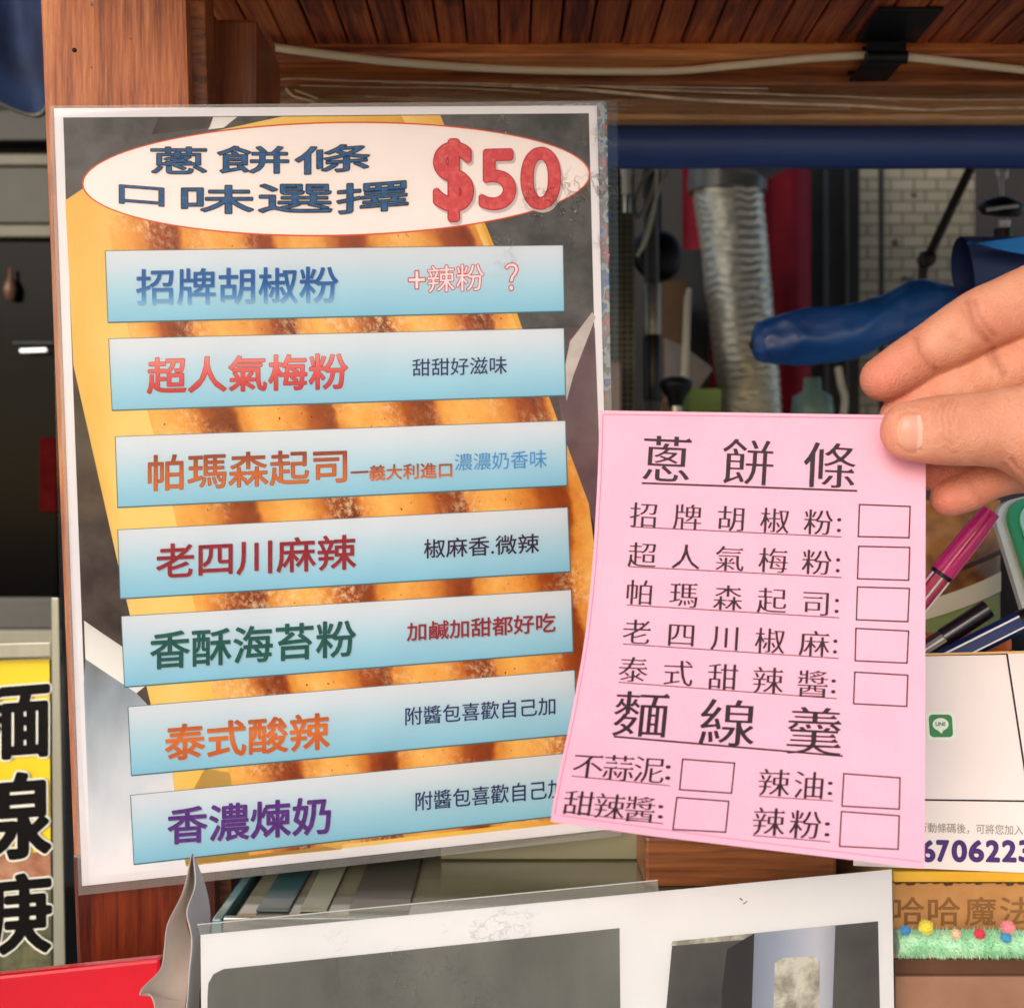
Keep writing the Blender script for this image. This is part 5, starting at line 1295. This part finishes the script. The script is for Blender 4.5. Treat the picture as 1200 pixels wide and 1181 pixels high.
g = MB(); g.tube([P(1083, 296, 1.0), P(1081, 330, 1.0), P(1086, 420, 1.0), P(1088, 620, 1.0)], px2m(5.5, 1.0), 12); build('lower_arm', g, BR2, t)
g = MB(); g.lathe(P(1086, 304, .993), [(0, .008), (.006, .0075), (.0075, .004), (.0075, -.004), (0, -.005)], 18, axis=(0, -1, 0)); build('joint', g, BR2, t)
t = thing('hanging_clamp', 'black disc clamp with a pale bolt and nut hanging under the blue roller, far right', 'clamp', tuple(P(1176, 262, .8)))
PB = mat('pale bolt', '#b9b8b0', '#cfcec6', scale=40, rough=.35, metal=.3)
g = MB(); g.lathe(P(1174, 200, .8), [(0, -.007), (px2m(7, .8), -.006), (px2m(7.5, .8), .000), (px2m(5.5, .8), .004), (0, .005)], 18); build('bolt_head', g, PB, t)
g = MB(); g.tube([P(1173, 204, .8), P(1174, 232, .8)], [px2m(3.2, .8), px2m(2.2, .8)], 10); build('bolt', g, PB, t)
g = MB(); g.lathe(P(1173, 246, .8), [(0, -.005), (px2m(20, .8), -.004), (px2m(26, .8), .0005), (px2m(22, .8), .005), (px2m(8, .8), .009), (0, .0095)], 30, axis=(.08, -.25, 1)); build('disc', g, BLACKM, t)
g = MB(); g.tube([P(1156, 246, .777), P(1176, 243, .774), P(1193, 241, .777)], px2m(2.4, .78), 8); build('pale_edge', g, PB, t)
g = MB(); g.lathe(P(1177, 261, .8), [(0, -.004), (px2m(6, .8), -.003), (px2m(7, .8), .001), (px2m(5, .8), .004), (0, .0045)], 18); build('nut', g, PB, t)
g = MB(); g.box(P(1145, 180, .82), P(1260, 100, .82) + Vector((0, .02, 0)), .002); build('mounting_plate', g, BLACKM, t)
g = MB(); g.tube([P(1175, 268, .805), P(1176, 420, .81)], .006, 10); build('stem', g, BLACKM, t)

# folded blue umbrella and blue sleeve
def blob(nm, rows, m, parent, n=40, fold=.06, end=True, seed=0.0, rdk=1.0):
    w = []
    for x, y, d, r, rd in rows:
        q = P(x, y, d); w.append((q.x, q.y, q.z, r * d / F, rd * d / F))
    c = cr(w, 10); g = MB(); L = len(c)
    def fn(u, v):
        i = v * (L - 1); k = min(int(i), L - 2); t = i - k; q = c[k] * (1 - t) + c[k + 1] * t
        a = 2 * math.pi * u; kk = 1 + fold * nz_(Vector((math.cos(a) * 2.0 + seed, math.sin(a) * 2.0, v * 3))) + fold * (.9 - 1.6 * abs(math.sin(a * 2.5 + v * 5 + 1.3 * nz_(Vector((v * 6, seed, 2.0)))))) * (.35 + .65 * min(1, v * 4)) + fold * .5 * nz_(Vector((math.cos(a) * 5, math.sin(a) * 5, v * 22)))
        return Vector((q[0], q[1] - math.sin(a) * q[4] * kk, q[2] + math.cos(a) * q[3] * kk))
    g.grid(fn, n, L * 2)
    if end:
        g.add([fn(k / n, 0) for k in range(n)], [tuple(range(n))], 0, True)
    return build(nm, g, m, parent)
um = thing('folded_umbrella', 'folded dark blue umbrella lying level behind the fingers', 'umbrella', tuple(P(1000, 390, .75)))
blob('canopy', [(882, 400, .75, 12, 10), (886, 400, .75, 20, 16), (895, 400, .75, 25, 22), (920, 396, .75, 30, 26), (945, 393, .75, 33, 28), (996, 388, .75, 33, 30), (1030, 378, .75, 30, 30), (1060, 366, .75, 33, 30), (1085, 358, .75, 29, 28), (1110, 362, .75, 27, 26), (1180, 372, .75, 26, 24), (1320, 380, .75, 22, 22)], BLUE_T, um, fold=.09)
g = MB(); g.tube([P(878, 405, .75), P(890, 402, .75), P(900, 401, .75)], [px2m(3, .75), px2m(12, .75), px2m(16, .75)], 16); build('tip', g, BLACKP, um)
g = MB(); g.tube([P(1320, 380, .75), P(1480, 392, .75)], .006, 10); build('shaft', g, STEEL, um)
sl = thing('blue_sleeve', 'hollow blue tarpaulin sleeve with dark open end, above the fingers', 'cover', tuple(P(1180, 310, .66)))
g = MB()
def sleeve(k):
    def fn(u, v):
        a = 2 * math.pi * u; r0 = 36 - 2 * v; x = 1128 + 260 * v; y = 318 - 3 * v
        wob = 1 + .08 * math.sin(2 * a + .6) + .04 * math.sin(3 * a)
        q = P(x - 24 * math.cos(a) * .3 * (1 - v), y, .66); rr = px2m(r0 * k, .66) * wob
        return q + Vector((0, -math.sin(a) * rr * .9, math.cos(a) * rr))
    return fn
g.grid(sleeve(1), 48, 24); g.grid(sleeve(.965), 48, 24)
build('tube', g, mat('dark navy lining', '#0c1c44', '#142a5c', scale=20, rough=.6), sl)
g = MB()
def flap(u, v):
    x = 1136 + 230 * u; sag = 24 * (1 - u) ** 2
    yb_ = 283 + 17 * math.sin(min(1, u * 2.4) * math.pi * .5) ; yt_ = 285 - 14 * min(1, u * 2.2)
    q = P(x, yb_ + (yt_ - yb_) * v, .625); q.y += .003 * v; return q
g.grid(flap, 24, 8, thick=(0, .001, 0)); build('light_flap', g, BLUE_L, sl)
# small odds and ends on the shelves inside
sh = thing('inner_shelf', 'dark shelf board inside the stall, half hidden behind the pink slip', 'shelf', tuple(P(850, 480, 1.2)))
g = MB(); g.box((P(690, 0, 1.2).x, 1.115, P(0, 484, 1.1).z - .02), (P(1300, 0, 1.2).x, 1.60, P(0, 484, 1.1).z - .004), .002); build('board', g, mat('dark shelf wood', '#2c2018', '#3a2b20', scale=20, rough=.7), sh)
for xx in (P(760, 0, 1.2).x, P(1200, 0, 1.2).x):
    g = MB(); g.box((xx, 1.2, 0), (xx + .03, 1.23, P(0, 484, 1.1).z - .0205), .001); build('leg', g, BLACKM, sh)
zs = P(0, 484, 1.1).z - .0038
def stand_box(nm, label, cat, x0, x1, y0, d, dep, m, bev=.002, rot=None):
    g = MB(); a = P(x0, 0, d).x; c = P(x1, 0, d).x; g.box((a, d, zs), (c, d + dep, P(0, y0, d).z), bev); return tag(build(nm, g, m, loc=((a + c) / 2, d, zs)), label, cat)
stand_box('green_carton', 'small bright green carton on the inner shelf beside the duct foot', 'carton', 808, 846, 455, 1.18, .05, mat('green carton', '#7f9a4a', '#8fab58', scale=20, rough=.6))
stand_box('brown_carton', 'brown cardboard carton behind the white lever', 'carton', 772, 806, 328, 1.36, .08, mat('brown carton', '#5f4630', '#6f543c', scale=20, rough=.8))
stand_box('grey_appliance', 'dark grey metal appliance with bright trim, behind the pipe', 'appliance', 780, 832, 292, 1.47, .1, mat('grey appliance', '#3a3d40', '#474a4d', scale=20, rough=.4))
g = MB(); a = P(776, 322, 1.30)
g.slab([P(778, 396, 1.32), P(800, 405, 1.32), P(836, 432, 1.32), P(808, 470, 1.32), P(779, 470, 1.32)], [P(778, 396, 1.34), P(800, 405, 1.34), P(836, 432, 1.34), P(808, 470, 1.34), P(779, 470, 1.34)])
tag(build('grey_cardboard', g, mat('pale grey board', '#8f8783', '#a09894', scale=20, rough=.8), loc=tuple(P(800, 470, 1.32))), 'torn pale grey piece of cardboard leaning behind the valve', 'cardboard')
g = MB(); g.lathe((P(952, 0, 1.2).x, 1.2, zs), [(.0, .0), (.022, 0), (.023, .012), (.021, .03), (.010, .036), (.009, .05), (0, .051)], 20)
tag(build('jar', g, mat('teal jar', '#6f8a80', '#86a096', scale=30, rough=.3), loc=(P(952, 0, 1.2).x, 1.2, zs)), 'small teal jar on the inner shelf, left of the fingers', 'jar')
g = MB(); g.tube([P(q[0], q[1], 1.15) for q in cr([(982, 430, 0), (986, 452, 0), (990, 468, 0), (987, 500, 0)], 8)], .004, 10)
tag(build('white_hose', g, WPI, loc=tuple(P(988, 480, 1.15))), 'thin white hose hanging behind the fingertip', 'hose')
g = MB(); g.box((P(704, 0, 1.05).x, 1.05, zs - .08), (P(729, 0, 1.05).x, 1.09, P(0, 424, 1.05).z), .003)
tag(build('pink_bottle', g, mat('dusty pink plastic', '#7c625a', '#8c7268', scale=20, rough=.4), loc=tuple(P(716, 480, 1.05))), 'dusty pink plastic container at the edge of the menu', 'container')

# ------------------------------------------------------------------ left of the post
t = thing('navy_awning', 'navy cloth bundle with a curved hem hanging at the upper left', 'awning', tuple(P(10, 60, .8)))
g = MB()
def nav(u, v):
    x = -160 + 230 * u; hem = 118 + 10 * math.sin(max(0, min(1, (x + 10) / 70)) * math.pi) ; y = -260 + (hem + 260) * (1 - v)
    q = P(x, y, .80); q.y += .016 * math.sin(x * .05 + v * 3) + .01 * noise.noise(Vector((u * 5, v * 4, 1))); return q
g.grid(nav, 50, 40, thick=(0, .002, 0)); build('cloth', g, NAVY, t)
g = MB(); g.tube([nav(u / 30, 0) + Vector((0, -.003, 0)) for u in range(31)], px2m(2.2, .8), 8); build('hem', g, mat('grey hem cord', '#6c6a5e', rough=.7), t)
cab = thing('dark_cabinet', 'black glass fronted cabinet left of the post, showing a reflected tube', 'cabinet', tuple(P(-40, 780, 1.3)))
x0, x1 = P(-420, 0, 1.3).x, P(64, 0, 1.3).x
CB = mat('khaki grey paint', '#29281e', '#353427', scale=14, rough=.5)
def cbar(nm, y0_, y1_, m, d0=1.3, dep=.02):
    g = MB(); g.box((x0, d0, P(0, y1_, d0).z), (x1, d0 + dep, P(0, y0_, d0).z), .002); build(nm, g, m, cab)
cbar('top_rail', 128, 165, mat('dark khaki', '#171612', '#201f1a', scale=14, rough=.5)); cbar('shelf_edge', 180, 194, mat('pale khaki edge', '#514e3c', '#605c48', scale=14, rough=.45)); cbar('panel', 195, 262, CB, 1.305); cbar('lower_rail', 263, 278, MATS['pale khaki edge'])
cbar('glass_door', 282, 700, mat('black glass', '#050506', rough=.15, spec=.04), 1.31, .006); cbar('bottom_rail', 738, 772, mat('cream rail', '#827e6c', '#928e7a', scale=14, rough=.45)); cbar('plinth', 700, 737, mat('dark grey rail', '#3d3c39', '#4a4946', scale=14, rough=.5))
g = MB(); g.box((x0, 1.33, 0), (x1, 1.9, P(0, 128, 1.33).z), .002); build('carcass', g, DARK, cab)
g = MB(); g.lathe(P(12, 338, 1.3), [(0, -.014), (.006, -.012), (.008, 0), (.005, .008), (.002, .014), (.002, .024), (0, .025)], 18); build('knob', g, mat('brown knob', '#5a3a28', '#6a4834', scale=30, rough=.4), cab)
g = MB(); g.box(P(46, 600, 1.302), P(66, 512, 1.302) + Vector((0, .004, 0)), .001); build('red_tag', g, mat('dull red tag', '#3a0406', '#4a0a0a', scale=60, rough=.8, spec=.03), cab)
lm = thing('tube_reflection', 'short lit white tube lamp added as a glow in the dark cabinet front', 'reflection', tuple(P(38, 410, 1.3)))  # glowing bar added in place of a tube's reflection in the glass
em = bpy.data.materials.new('reflected tube'); em.use_nodes = True; b = em.node_tree.nodes['Principled BSDF']; b.inputs['Emission Color'].default_value = (1, .97, .9, 1); b.inputs['Emission Strength'].default_value = .9
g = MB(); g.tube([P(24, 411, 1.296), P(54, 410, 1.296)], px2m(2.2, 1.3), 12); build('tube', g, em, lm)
g = MB(); g.box(P(14, 404, 1.299), P(63, 400, 1.299) + Vector((0, .004, 0)), .001); build('fitting', g, BLACKM, lm)
# yellow sign with brush lettering
sg = thing('yellow_sign', 'yellow noodle sign with black brush characters, in a metal frame left of the post', 'sign', tuple(P(20, 1150, .6)))
def YS(px, py, off=0.0): return P(px, py, .60 - off)
g = MB(); q = [(-120, 776), (58, 772), (60, 1160), (-120, 1170)]
def ysg(pts, off, mi): g.poly([YS(x, y, off) for x, y in pts], mi)
g.slab([YS(*a) for a in q], [YS(*a, -.004) for a in q], 0)
ysg([(-120, 1003), (59, 998), (60, 1160), (-120, 1170)], .0004, 1); ysg([(-120, 1003), (59, 998), (59.5, 1040), (-120, 1052)], .0006, 2)
build('panel', g, [mat('yellow print', '#e0c000', '#ead010', scale=14, rough=.35), mat('print dark greens', '#2c3a22', '#6f6a4a', scale=70, rough=.4), mat('print meat red', '#8a4a30', '#b98a6a', scale=60, rough=.4)], sg)
g = MB()
for ch, q in (('麵', [(-46, 806), (56, 798), (56, 884), (-46, 892)]), ('線', [(-46, 912), (57, 904), (58, 1002), (-46, 1008)]), ('焿', [(-46, 1032), (58, 1022), (59, 1114), (-46, 1120)])):
    put_text(g, ch, q, YS, .0010, 0, .050); put_text(g, ch, q, YS, .0014, 1, .028)
build('lettering', g, [mat('white outline', '#e8e6d8', rough=.4), mat('black brush ink', '#060404', '#0c0808', scale=200, rough=.5, spec=.1)], sg)
g = MB()
g.hexa([P(60, 700, .592), P(69, 700, .592), P(77, 1145, .592), P(63, 1145, .592), P(60, 700, .602), P(69, 700, .602), P(77, 1145, .602), P(63, 1145, .602)], .0008)
g.hexa([P(-120, 757, .592), P(60, 752, .592), P(60, 770, .592), P(-120, 775, .592), P(-120, 757, .6), P(60, 752, .6), P(60, 770, .6), P(-120, 775, .6)], .0008)
build('metal_frame', g, mat('dull aluminium', '#8b8a7c', '#a09e8f', scale=30, rough=.4, metal=.5, stretch=(1, 1, .1)), sg)
g = MB(); g.box((P(-120, 0, .6).x, .600, 1.2005 - 1.2), (P(-100, 0, .6).x, .615, P(0, 1165, .6).z)); g.box((P(60, 0, .6).x, .604, 0), (P(74, 0, .6).x, .615, P(0, 1146, .6).z)); build('stand', g, BLACKM, sg)
